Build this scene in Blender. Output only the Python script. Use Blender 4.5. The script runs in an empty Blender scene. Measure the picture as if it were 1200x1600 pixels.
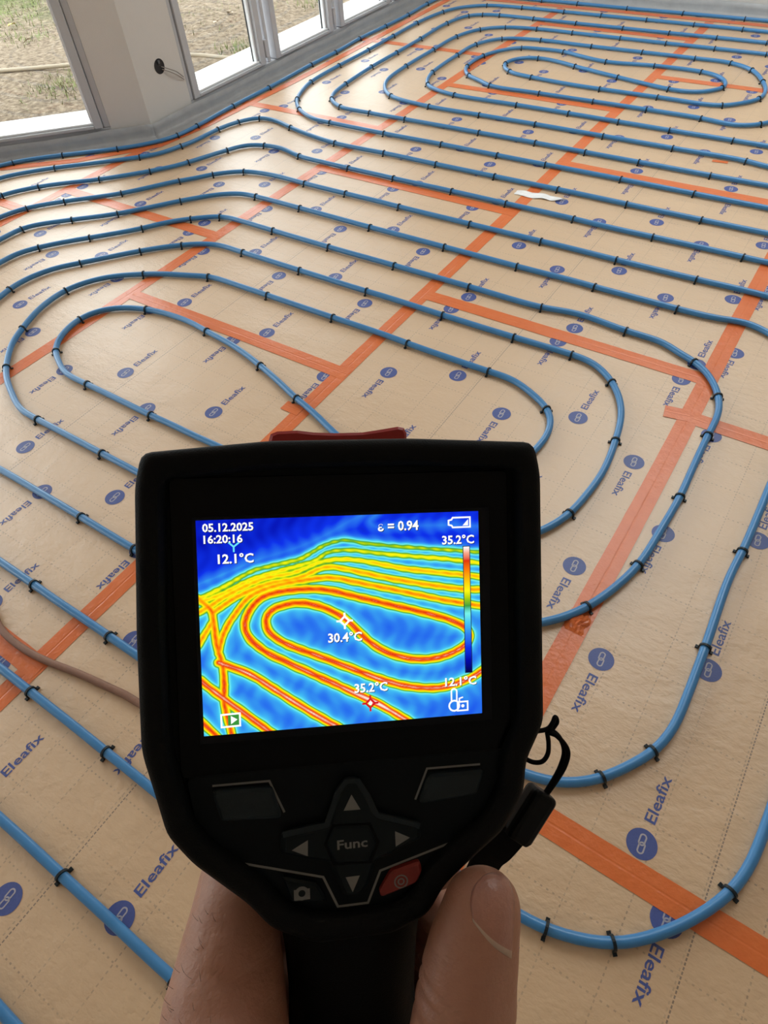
import bpy, bmesh, math, random
import numpy as np
from mathutils import Vector, Matrix

random.seed(4)
rng = np.random.default_rng(4)
scene = bpy.context.scene
COL = scene.collection

# ------------------------------------------------------------------ camera
# World axes: x and y follow the seams of the insulation panels, z is up, metres.
CAM_H = 1.34
def make_camera():
    p, r, yaw = 0.86875084, -0.094979685, 0.654684106
    fwd = Vector((0, math.cos(p), -math.sin(p)))
    up = Vector((0, math.sin(p), math.cos(p)))
    right = Vector((1, 0, 0))
    X = math.cos(r) * right + math.sin(r) * up
    Y = -math.sin(r) * right + math.cos(r) * up
    rot = Matrix.Rotation(yaw, 3, 'Z')
    X, Y, F = rot @ X, rot @ Y, rot @ fwd
    cd = bpy.data.cameras.new('camera')
    cd.sensor_fit = 'HORIZONTAL'
    cd.sensor_width = 36.0
    cd.lens = 36.0 * 1039.4 / 1200.0
    cd.clip_start = 0.01
    cd.clip_end = 200
    co = bpy.data.objects.new('camera', cd)
    COL.objects.link(co)
    m = Matrix.Identity(4)
    for i in range(3):
        m[i][0], m[i][1], m[i][2] = X[i], Y[i], -F[i]
    m[2][3] = CAM_H
    co.matrix_world = m
    scene.camera = co
make_camera()

# ------------------------------------------------------------------ sky, exposure
EXPOSURE = 2.48
wd = bpy.data.worlds.new('overcast_sky')
scene.world = wd
wd.use_nodes = True
nt = wd.node_tree
nt.nodes.clear()
wo = nt.nodes.new('ShaderNodeOutputWorld')
bg = nt.nodes.new('ShaderNodeBackground')
bg.inputs[0].default_value = (0.94, 0.97, 1.0, 1)
bg.inputs[1].default_value = 1.0
nt.links.new(bg.outputs[0], wo.inputs[0])
vs = scene.view_settings
vs.view_transform = 'Standard'
vs.look = 'None'
vs.gamma = 1.0
vs.use_curve_mapping = False
vs.exposure = EXPOSURE
scene.cycles.max_bounces = 10
scene.cycles.diffuse_bounces = 5
scene.cycles.transparent_max_bounces = 12

def portal(name, centre, u, n_in, w, h):
    """sky portal in a window opening; guides sampling only, gives no light of its own"""
    ld = bpy.data.lights.new(name, 'AREA')
    ld.shape = 'RECTANGLE'
    ld.size, ld.size_y = w, h
    ld.cycles.is_portal = True
    o = bpy.data.objects.new(name, ld)
    COL.objects.link(o)
    u = Vector(u).normalized(); z = -Vector(n_in).normalized(); v = z.cross(u)
    m = Matrix.Identity(4)
    for i in range(3):
        m[i][0], m[i][1], m[i][2], m[i][3] = u[i], v[i], z[i], centre[i]
    o.matrix_world = m

# ------------------------------------------------------------------ materials
def new_mat(name):
    m = bpy.data.materials.new(name)
    m.use_nodes = True
    return m, m.node_tree, m.node_tree.nodes['Principled BSDF']

def lk(t, a, b): t.links.new(a, b)

def mix_rgb(t, fac, a, b, mode='MIX'):
    n = t.nodes.new('ShaderNodeMix'); n.data_type = 'RGBA'; n.blend_type = mode
    for sock, v in ((0, fac), (6, a), (7, b)):
        if hasattr(v, 'is_linked'): lk(t, v, n.inputs[sock])
        else: n.inputs[sock].default_value = v if sock == 0 else (*v, 1)
    return n.outputs[2]

def noise(t, scale, detail=3, rough=.55, vec=None):
    n = t.nodes.new('ShaderNodeTexNoise')
    n.inputs['Scale'].default_value = scale
    n.inputs['Detail'].default_value = detail
    n.inputs['Roughness'].default_value = rough
    if vec is not None: lk(t, vec, n.inputs['Vector'])
    return n.outputs[0]

def ramp(t, fac, stops, interp='LINEAR'):
    n = t.nodes.new('ShaderNodeValToRGB')
    n.color_ramp.interpolation = interp
    e = n.color_ramp.elements
    e.remove(e[1])
    e[0].position = stops[0][0]; e[0].color = (*stops[0][1], 1)
    for p, c in stops[1:]:
        e.new(p).color = (*c, 1)
    lk(t, fac, n.inputs[0])
    return n.outputs[0]

def math_n(t, op, a, b=None, c=None):
    n = t.nodes.new('ShaderNodeMath'); n.operation = op
    for i, v in enumerate((a, b, c)):
        if v is None: continue
        if hasattr(v, 'is_linked'): lk(t, v, n.inputs[i])
        else: n.inputs[i].default_value = v
    return n.outputs[0]

def bump(t, bsdf, h, strength, dist):
    n = t.nodes.new('ShaderNodeBump')
    n.inputs['Strength'].default_value = strength
    n.inputs['Distance'].default_value = dist
    lk(t, h, n.inputs['Height'])
    lk(t, n.outputs[0], bsdf.inputs['Normal'])
    return n

def coord(t, kind='Object'):
    return t.nodes.new('ShaderNodeTexCoord').outputs[kind]

def simple(name, col, rough=.5, var=.12, scale=30, spec=.5, bumps=0, bscale=200, metal=0):
    m, t, b = new_mat(name)
    f = noise(t, scale, 3, .6, coord(t))
    lo = tuple(x * (1 - var) for x in col); hi = tuple(min(1, x * (1 + var)) for x in col)
    lk(t, mix_rgb(t, f, lo, hi), b.inputs['Base Color'])
    b.inputs['Roughness'].default_value = rough
    b.inputs['Specular IOR Level'].default_value = spec
    b.inputs['Metallic'].default_value = metal
    if bumps:
        bump(t, b, noise(t, bscale, 2, .6, coord(t)), 1.0, bumps)
    return m

M = {}

def foil_material():
    m, t, b = new_mat('printed_beige_foil')
    pos = t.nodes.new('ShaderNodeNewGeometry').outputs['Position']
    sep = t.nodes.new('ShaderNodeSeparateXYZ'); lk(t, pos, sep.inputs[0])
    X, Y = sep.outputs[0], sep.outputs[1]
    def line(v, off, per, half):
        f = math_n(t, 'FLOORED_MODULO', math_n(t, 'SUBTRACT', v, off - per / 2), per)
        d = math_n(t, 'ABSOLUTE', math_n(t, 'SUBTRACT', f, per / 2))
        return math_n(t, 'LESS_THAN', d, half)
    def dash(v, per, duty):
        f = math_n(t, 'FLOORED_MODULO', v, per)
        return math_n(t, 'LESS_THAN', f, per * duty)
    lx = math_n(t, 'MULTIPLY', line(X, .065, .1, .0013), dash(Y, .0105, .5))
    ly = math_n(t, 'MULTIPLY', line(Y, .019, .1, .0015), dash(X, .0115, .36))
    hx = math_n(t, 'MULTIPLY', line(X, .270, .997, .0013), dash(Y, .0075, .66))
    worn = noise(t, 9, 2, .5, pos)
    wornm = math_n(t, 'MULTIPLY_ADD', worn, 1.6, -.25)
    light = math_n(t, 'MULTIPLY', math_n(t, 'MAXIMUM', lx, ly), wornm)
    mask = math_n(t, 'MAXIMUM', math_n(t, 'MULTIPLY', light, .62), math_n(t, 'MULTIPLY', hx, .8))
    mask.node.use_clamp = True
    big = noise(t, 1.3, 3, .5, pos)
    fine = noise(t, 60, 3, .7, pos)
    base = mix_rgb(t, big, (.61, .405, .232), (.68, .46, .272))
    base = mix_rgb(t, math_n(t, 'MULTIPLY', fine, .35), base, (.52, .335, .185))
    lk(t, mix_rgb(t, mask, base, (.13, .09, .07)), b.inputs['Base Color'])
    b.inputs['Roughness'].default_value = .42
    b.inputs['Specular IOR Level'].default_value = .6
    b.inputs['Coat Weight'].default_value = 1.0
    b.inputs['Coat IOR'].default_value = 1.6
    b.inputs['Coat Roughness'].default_value = .5
    # crinkled plastic film: broad dents, ridged wrinkles, woven texture
    mp = t.nodes.new('ShaderNodeMapping'); mp.inputs['Scale'].default_value = (1, 1.6, 1); lk(t, pos, mp.inputs[0])
    w1 = noise(t, 7, 4, .55, mp.outputs[0])
    w2 = noise(t, 26, 3, .6, mp.outputs[0])
    ridge = math_n(t, 'ABSOLUTE', math_n(t, 'SUBTRACT', w2, .5))
    h = math_n(t, 'MULTIPLY_ADD', ridge, .45, w1)
    h = math_n(t, 'MULTIPLY_ADD', fine, .035, h)
    bump(t, b, h, .5, .013)
    return m
M['foil'] = foil_material()

def tape_material():
    m, t, b = new_mat('orange_tape')
    pos = t.nodes.new('ShaderNodeNewGeometry').outputs['Position']
    f = noise(t, 22, 3, .6, pos)
    lk(t, mix_rgb(t, f, (.74, .15, .03), (.84, .215, .055)), b.inputs['Base Color'])
    b.inputs['Roughness'].default_value = .33
    b.inputs['Coat Weight'].default_value = .25
    b.inputs['Coat Roughness'].default_value = .3
    b.inputs['Alpha'].default_value = .88
    h = math_n(t, 'MULTIPLY_ADD', noise(t, 120, 2, .6, pos), .25, noise(t, 35, 3, .6, pos))
    bump(t, b, h, .5, .004)
    return m
M['tape'] = tape_material()
M['pipe'] = simple('blue_plastic_pipe', (.05, .215, .465), .3, .08, 18, .5)
M['clip'] = simple('black_clip_plastic', (.006, .012, .016), .45, .1, 300, .35)
M['print_blue'] = simple('blue_print', (.07, .10, .30), .4, .2, 220, .4)
M['print_pale'] = simple('pale_print', (.42, .40, .45), .4, .1, 220, .4)
M['foam'] = simple('grey_foam_board', (.45, .44, .42), .8, .1, 40)
M['concrete'] = simple('concrete', (.32, .31, .29), .9, .2, 8, .2, .002, 60)
M['plaster'] = simple('white_plaster', (.66, .635, .60), .85, .03, 9, .2, .0006, 240)
M['ceiling'] = simple('ceiling_paint', (.82, .81, .79), .9, .02, 9, .2)
M['pvc'] = simple('shaded_white_pvc', (.50, .51, .53), .4, .02, 15, .4)  # white frame PVC darkened to grey; backlit shade painted into the colour
M['bead'] = simple('white_pvc_bead', (.82, .83, .84), .35, .02, 15, .5)
M['gasket'] = simple('black_gasket', (.012, .012, .013), .6, .1, 60)
M['sill'] = simple('white_sill', (.80, .81, .80), .45, .04, 20)
M['brown'] = simple('brown_conduit', (.25, .125, .08), .55, .2, 60, .4, .0006, 300)
M['hose'] = simple('beige_hose', (.33, .27, .19), .6, .15, 30)
M['wire'] = simple('grey_wire', (.30, .26, .23), .6, .1, 80)
M['box_dark'] = simple('black_box_plastic', (.012, .012, .014), .55, .1, 80)

def film_material(name, col, alpha, rough):
    m, t, b = new_mat(name)
    pos = coord(t)
    f = noise(t, 14, 3, .6, pos)
    lk(t, mix_rgb(t, f, tuple(x * .9 for x in col), col), b.inputs['Base Color'])
    b.inputs['Roughness'].default_value = rough
    lk(t, math_n(t, 'MULTIPLY_ADD', f, .2, alpha - .1), b.inputs['Alpha'])
    bump(t, b, noise(t, 22, 3, .6, pos), .35, .01)
    return m
M['film'] = film_material('milky_edge_film', (.46, .46, .465), .82, .35)
M['scrap'] = film_material('glare_white_scrap_film', (.95, .95, .95), .96, .25)  # mirror-like glare on the film painted in as near-white colour

def glass_material():
    m = bpy.data.materials.new('window_glass'); m.use_nodes = True
    t = m.node_tree; t.nodes.clear()
    o = t.nodes.new('ShaderNodeOutputMaterial'); mx = t.nodes.new('ShaderNodeMixShader')
    tr = t.nodes.new('ShaderNodeBsdfTransparent'); gl = t.nodes.new('ShaderNodeBsdfGlossy')
    lw = t.nodes.new('ShaderNodeLayerWeight'); lw.inputs[0].default_value = .5
    fac = math_n(t, 'MULTIPLY_ADD', math_n(t, 'POWER', lw.outputs['Facing'], 4.0), .6, .03)
    tr.inputs[0].default_value = (.95, .97, .96, 1)
    gl.inputs['Roughness'].default_value = .02
    lk(t, fac, mx.inputs[0]); lk(t, tr.outputs[0], mx.inputs[1]); lk(t, gl.outputs[0], mx.inputs[2])
    lk(t, mx.outputs[0], o.inputs[0])
    return m
M['glass'] = glass_material()

def ground_material():
    m, t, b = new_mat('muddy_lawn')
    pos = t.nodes.new('ShaderNodeNewGeometry').outputs['Position']
    a = noise(t, 2.2, 5, .65, pos); c = noise(t, 26, 4, .7, pos); g = noise(t, 1.1, 4, .6, pos)
    soil = ramp(t, c, [(.3, (.075, .052, .034)), (.5, (.19, .145, .10)), (.7, (.31, .25, .18))])
    grass = ramp(t, c, [(.3, (.03, .045, .012)), (.7, (.11, .13, .04))])
    # meadow starts further out from the house; patches of bare soil near it
    sep = t.nodes.new('ShaderNodeSeparateXYZ'); lk(t, pos, sep.inputs[0])
    far = math_n(t, 'MULTIPLY_ADD', sep.outputs[0], -.55, -3.95)
    far = math_n(t, 'MULTIPLY_ADD', sep.outputs[1], .12, far)
    msk = math_n(t, 'ADD', math_n(t, 'MULTIPLY_ADD', a, 3.2, -1.75), far)
    msk.node.use_clamp = True
    lk(t, mix_rgb(t, msk, soil, grass), b.inputs['Base Color'])
    b.inputs['Roughness'].default_value = .95
    b.inputs['Specular IOR Level'].default_value = .15
    bump(t, b, math_n(t, 'MULTIPLY_ADD', c, .6, a), .8, .06)
    return m
M['ground'] = ground_material()
M['grass'] = simple('grass_blades', (.17, .20, .06), .7, .4, 3)
M['leaf_y'] = simple('yellow_leaf', (.42, .33, .05), .7, .2, 60)
M['leaf_b'] = simple('pale_dry_leaf', (.40, .30, .19), .7, .2, 60)

# ------------------------------------------------------------------ mesh helpers
def link(name, me, mats=None, parent=None):
    o = bpy.data.objects.new(name, me)
    COL.objects.link(o)
    if mats is not None:
        for mm in (mats if isinstance(mats, (list, tuple)) else [mats]):
            me.materials.append(mm)
    if parent: o.parent = parent
    return o

def tag(o, label=None, cat=None, group=None, kind=None):
    if label: o['label'] = label
    if cat: o['category'] = cat
    if group: o['group'] = group
    if kind: o['kind'] = kind
    return o

def empty(name, loc=(0, 0, 0), mat=None):
    o = bpy.data.objects.new(name, None)
    o.empty_display_size = .05
    COL.objects.link(o)
    if mat is not None: o.matrix_world = mat
    else: o.location = loc
    return o

class MB:
    """collects vertices and faces of ONE part"""
    def __init__(s): s.v, s.f, s.mi, s.sm = [], [], [], []
    def add(s, vs, fs, mi=0, smooth=False):
        n = len(s.v); s.v += [tuple(v) for v in vs]
        for f in fs: s.f.append(tuple(i + n for i in f)); s.mi.append(mi); s.sm.append(smooth)
    def box(s, a, b, fn=None, mi=0):
        x0, y0, z0 = a; x1, y1, z1 = b
        v = [(x0, y0, z0), (x1, y0, z0), (x1, y1, z0), (x0, y1, z0), (x0, y0, z1), (x1, y0, z1), (x1, y1, z1), (x0, y1, z1)]
        if fn: v = [fn(*p) for p in v]
        s.add(v, [(0, 3, 2, 1), (4, 5, 6, 7), (0, 1, 5, 4), (1, 2, 6, 5), (2, 3, 7, 6), (3, 0, 4, 7)], mi)
    def prism(s, poly, z0, z1, mi=0, inset=0, smooth=False):
        """polygon (ccw) from z0 up to z1; the top edge may be drawn in by inset"""
        n = len(poly)
        top = offset_poly(poly, inset) if inset else poly
        mid = z1 - abs(inset) if inset else z1
        v = [(x, y, z0) for x, y in poly] + [(x, y, mid) for x, y in poly]
        f = [tuple(reversed(range(n))), ]
        f += [(i, (i + 1) % n, n + (i + 1) % n, n + i) for i in range(n)]
        if inset:
            v += [(x, y, z1) for x, y in top]
            f += [(n + i, n + (i + 1) % n, 2 * n + (i + 1) % n, 2 * n + i) for i in range(n)]
            f.append(tuple(range(2 * n, 3 * n)))
        else:
            f.append(tuple(range(n, 2 * n)))
        s.add(v, f, mi, smooth)
    def tube(s, pts, r, seg=8, mi=0, caps=True, up=(0, 0, 1)):
        pts = [Vector(p) for p in pts]
        rs = r if isinstance(r, (list, tuple)) else [r] * len(pts)
        rings = []; nrm = None
        for i, p in enumerate(pts):
            tn = (pts[min(i + 1, len(pts) - 1)] - pts[max(i - 1, 0)]).normalized()
            if nrm is None:
                u = Vector(up)
                if abs(u.dot(tn)) > .95: u = Vector((1, 0, 0))
                nrm = (u - tn * u.dot(tn)).normalized()
            else:
                nrm = (nrm - tn * nrm.dot(tn)).normalized()
            bn = tn.cross(nrm)
            rings.append([p + (nrm * math.cos(a) + bn * math.sin(a)) * rs[i] for a in [2 * math.pi * k / seg for k in range(seg)]])
        n = len(rings); v = [q for rg in rings for q in rg]; f = []
        for i in range(n - 1):
            for k in range(seg):
                k2 = (k + 1) % seg
                f.append((i * seg + k, i * seg + k2, (i + 1) * seg + k2, (i + 1) * seg + k))
        if caps: f += [tuple(reversed(range(seg))), tuple(range((n - 1) * seg, n * seg))]
        s.add(v, f, mi, True)
    def mesh(s, name):
        me = bpy.data.meshes.new(name)
        me.from_pydata(s.v, [], s.f)
        me.polygons.foreach_set('material_index', s.mi)
        me.polygons.foreach_set('use_smooth', s.sm)
        me.update()
        return me
    def build(s, name, mats, parent=None):
        return link(name, s.mesh(name), mats, parent)

def offset_poly(poly, d):
    """move each edge of a ccw polygon inwards by d"""
    n = len(poly); out = []
    for i in range(n):
        p0, p1, p2 = (Vector(poly[(i + k) % n]) for k in (-1, 0, 1))
        e0 = (p1 - p0).normalized(); e1 = (p2 - p1).normalized()
        n0 = Vector((-e0.y, e0.x)); n1 = Vector((-e1.y, e1.x))
        b = n0 + n1
        q = p1 + b * (d / max(.35, b.dot(n0)))
        out.append((q.x, q.y))
    return out

def ccw(poly):
    a = sum(poly[i][0] * poly[(i + 1) % len(poly)][1] - poly[(i + 1) % len(poly)][0] * poly[i][1] for i in range(len(poly)))
    return list(poly) if a > 0 else list(reversed(poly))

def catmull(pts, n=10):
    P = [Vector(p) for p in pts]
    P = [P[0] * 2 - P[1]] + P + [P[-1] * 2 - P[-2]]
    out = []
    for i in range(1, len(P) - 2):
        p0, p1, p2, p3 = P[i - 1:i + 3]
        for k in range(n):
            t = k / n
            out.append(.5 * (2 * p1 + (p2 - p0) * t + (2 * p0 - 5 * p1 + 4 * p2 - p3) * t * t + (3 * p1 - p0 - 3 * p2 + p3) * t ** 3))
    out.append(P[-2])
    return out

def smooth_poly(poly, n=3, it=2):
    """round a closed outline by corner cutting"""
    P = [Vector(p) for p in poly]
    for _ in range(it):
        Q = []
        for i in range(len(P)):
            a, b = P[i], P[(i + 1) % len(P)]
            Q += [a * .75 + b * .25, a * .25 + b * .75]
        P = Q
    return [tuple(p) for p in P]

def bevel(o, w, seg=2, ang=.6):
    m = o.modifiers.new('edge_rounding', 'BEVEL'); m.width = w; m.segments = seg
    m.limit_method = 'ANGLE'; m.angle_limit = ang
    return o

def text_mesh(body, size, align='LEFT', thick=0.0, res=3):
    cu = bpy.data.curves.new('lettering', 'FONT')
    cu.body = body; cu.size = size; cu.align_x = align; cu.resolution_u = res
    cu.offset = thick
    ob = bpy.data.objects.new('lettering', cu); COL.objects.link(ob)
    bpy.context.view_layer.update()
    dg = bpy.context.evaluated_depsgraph_get()
    me = bpy.data.meshes.new_from_object(ob.evaluated_get(dg))
    bpy.data.objects.remove(ob); bpy.data.curves.remove(cu)
    return me

def mesh_arrays(me):
    return [tuple(v.co) for v in me.vertices], [tuple(p.vertices) for p in me.polygons]

# ------------------------------------------------------------------ measured layout (metres; display picture in mm)
NEAR=[(0.9,-0.33),(0.2,-0.33),(-0.613,-0.328),(-1.5,-0.33),(-2.6,-0.33),(-3,-0.24),(-3.24,0.05),(-3.34,0.6),(-3.36,1.3),(-3.324,1.611),(-3.235,1.749),(-3.135,1.844),(-3.014,1.944),(-2.852,2.116),(-2.775,2.219),(-2.745,2.279),(-2.665,2.465),(-2.613,2.557),(-2.528,2.595),(-2.422,2.605),(-2.28,2.567),(-2.151,2.562),(-1.976,2.56),(-1.781,2.561),(-1.726,2.56),(-1.432,2.563),(-1.172,2.563),(-0.868,2.563),(-0.724,2.559),(-0.546,2.562),(-0.361,2.564),(-0.224,2.564),(-0.137,2.564),(0.1,2.56),(0.32,2.5),(0.46,2.35),(0.52,2.1),(0.52,1),(0.5,0.5),(0.42,0.25),(0.25,0.1),(0,0.06),(-0.35,0.06),(-0.681,0.06),(-0.734,0.061),(-0.826,0.061),(-0.909,0.062),(-0.96,0.062),(-1.019,0.062),(-1.08,0.062),(-1.148,0.062),(-1.191,0.062),(-1.6,0.063),(-2.3,0.063),(-2.62,0.12),(-2.85,0.34),(-2.95,0.7),(-2.965,1.05),(-2.953,1.331),(-2.947,1.443),(-2.91,1.501),(-2.803,1.602),(-2.659,1.733),(-2.538,1.881),(-2.481,1.956),(-2.447,1.993),(-2.373,2.072),(-2.274,2.134),(-2.189,2.141),(-1.946,2.142),(-1.571,2.138),(-1.505,2.138),(-1.224,2.138),(-0.909,2.137),(-0.684,2.14),(-0.608,2.138),(-0.449,2.138),(-0.321,2.138),(-0.188,2.144),(-0.114,2.163),(-0.035,2.139),(0.05,2.08),(0.11,1.95),(0.13,1.75),(0.129,1.453),(0.126,1.225),(0.12,1.139),(0.127,0.925),(0.129,0.78),(0.128,0.716),(0.111,0.647),(0.08,0.596),(0.045,0.545),(-0.01,0.499),(-0.074,0.476),(-0.25,0.462),(-0.6,0.46),(-1.175,0.461),(-1.265,0.461),(-1.382,0.462),(-1.552,0.462),(-1.709,0.461),(-1.756,0.46),(-2.1,0.47),(-2.35,0.58),(-2.5,0.78),(-2.551,1.043),(-2.567,1.095),(-2.566,1.188),(-2.531,1.287),(-2.466,1.368),(-2.387,1.464),(-2.311,1.552),(-2.192,1.663),(-2.07,1.733),(-1.916,1.738),(-1.626,1.737),(-1.32,1.737),(-1.244,1.739),(-0.998,1.736),(-0.723,1.737),(-0.515,1.74),(-0.453,1.733),(-0.369,1.673),(-0.32,1.607),(-0.291,1.543),(-0.268,1.434),(-0.253,1.311),(-0.259,1.21),(-0.272,1.122),(-0.301,1.052),(-0.35,0.985),(-0.45,0.91),(-0.62,0.862),(-0.9,0.855),(-1.258,0.855),(-1.344,0.853),(-1.44,0.854),(-1.524,0.852),(-1.699,0.854),(-1.824,0.855),(-1.939,0.858),(-2.008,0.89),(-2.065,0.919),(-2.115,0.976),(-2.137,1.03),(-2.148,1.091),(-2.13,1.158),(-2.068,1.22),(-1.973,1.259),(-1.875,1.276),(-1.756,1.278),(-1.67,1.265),(-1.581,1.255),(-1.495,1.24),(-1.376,1.208),(-1.274,1.175),(-1.174,1.138),(-1.085,1.112),(-1,1.079),(-0.9,1.045),(-0.8,1.02),(-0.68,1.015),(-0.56,1.05),(-0.48,1.15),(-0.442,1.305),(-0.439,1.351),(-0.448,1.408),(-0.474,1.456),(-0.503,1.48),(-0.557,1.508),(-0.632,1.539),(-0.712,1.539),(-0.858,1.539),(-1.018,1.541),(-1.119,1.545),(-1.329,1.544),(-1.625,1.544),(-1.771,1.543),(-1.913,1.539),(-1.981,1.511),(-2.076,1.475),(-2.16,1.431),(-2.258,1.365),(-2.321,1.29),(-2.355,1.198),(-2.342,1.069),(-2.293,0.957),(-2.246,0.873),(-2.213,0.839),(-2.148,0.778),(-2.081,0.733),(-1.999,0.695),(-1.916,0.662),(-1.826,0.659),(-1.682,0.659),(-1.528,0.659),(-1.384,0.659),(-1,0.655),(-0.6,0.66),(-0.4,0.68),(-0.27,0.74),(-0.187,0.808),(-0.154,0.845),(-0.127,0.888),(-0.098,0.956),(-0.069,1.058),(-0.059,1.195),(-0.053,1.317),(-0.056,1.422),(-0.059,1.575),(-0.059,1.682),(-0.08,1.758),(-0.131,1.839),(-0.189,1.887),(-0.243,1.903),(-0.293,1.934),(-0.424,1.94),(-0.605,1.958),(-0.721,1.936),(-0.998,1.935),(-1.324,1.933),(-1.368,1.933),(-1.627,1.931),(-1.918,1.933),(-2.109,1.935),(-2.205,1.928),(-2.315,1.851),(-2.396,1.771),(-2.452,1.689),(-2.6,1.526),(-2.672,1.449),(-2.735,1.369),(-2.779,1.285),(-2.78,1.207),(-2.78,0.85),(-2.66,0.5),(-2.4,0.3),(-2,0.254),(-1.451,0.251),(-1.388,0.251),(-1.315,0.251),(-1.22,0.25),(-1.113,0.251),(-1.027,0.251),(-0.937,0.251),(-0.5,0.25),(-0.2,0.25),(0.012,0.254),(0.057,0.259),(0.107,0.275),(0.163,0.301),(0.228,0.364),(0.272,0.426),(0.302,0.483),(0.316,0.531),(0.324,0.636),(0.33,0.9),(0.33,1.8),(0.3,2.1),(0.2,2.28),(0.06,2.345),(-0.086,2.347),(-0.15,2.349),(-0.321,2.344),(-0.609,2.343),(-0.771,2.345),(-0.913,2.344),(-1.217,2.342),(-1.564,2.341),(-1.641,2.343),(-1.836,2.342),(-2.073,2.342),(-2.272,2.345),(-2.419,2.317),(-2.535,2.227),(-2.595,2.146),(-2.638,2.103),(-2.796,1.886),(-2.981,1.709),(-3.097,1.578),(-3.136,1.463),(-3.16,1),(-3.12,0.4),(-2.98,0.08),(-2.7,-0.11),(-2.3,-0.14),(-0.897,-0.141),(-0.842,-0.14),(-0.779,-0.14),(-0.72,-0.14),(-0.658,-0.14),(-0.585,-0.139),(-0.501,-0.14),(-0.434,-0.139),(-0.2,-0.136),(0.2,-0.13),(0.45,-0.05),(0.6,0.15),(0.68,0.5),(0.7,1.5),(0.68,2.3),(0.57,2.6),(0.37,2.74),(0.1,2.778),(-0.188,2.773),(-0.434,2.771),(-0.731,2.771),(-0.953,2.773),(-1.032,2.773),(-1.328,2.77),(-1.626,2.769),(-1.918,2.771),(-2.053,2.766),(-2.215,2.767),(-2.41,2.799),(-2.541,2.831),(-2.683,2.873),(-2.786,2.869),(-2.862,2.773),(-2.895,2.656),(-2.901,2.558),(-2.906,2.467),(-2.925,2.404),(-2.961,2.292),(-3.025,2.215),(-3.184,2.066),(-3.333,1.935),(-3.439,1.822),(-3.503,1.727),(-3.54,1.3),(-3.54,0.5),(-3.46,-0.1),(-3.2,-0.44),(-2.9,-0.52),(-2.6,-0.53),(-1.5,-0.53),(0.9,-0.53)]
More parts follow.
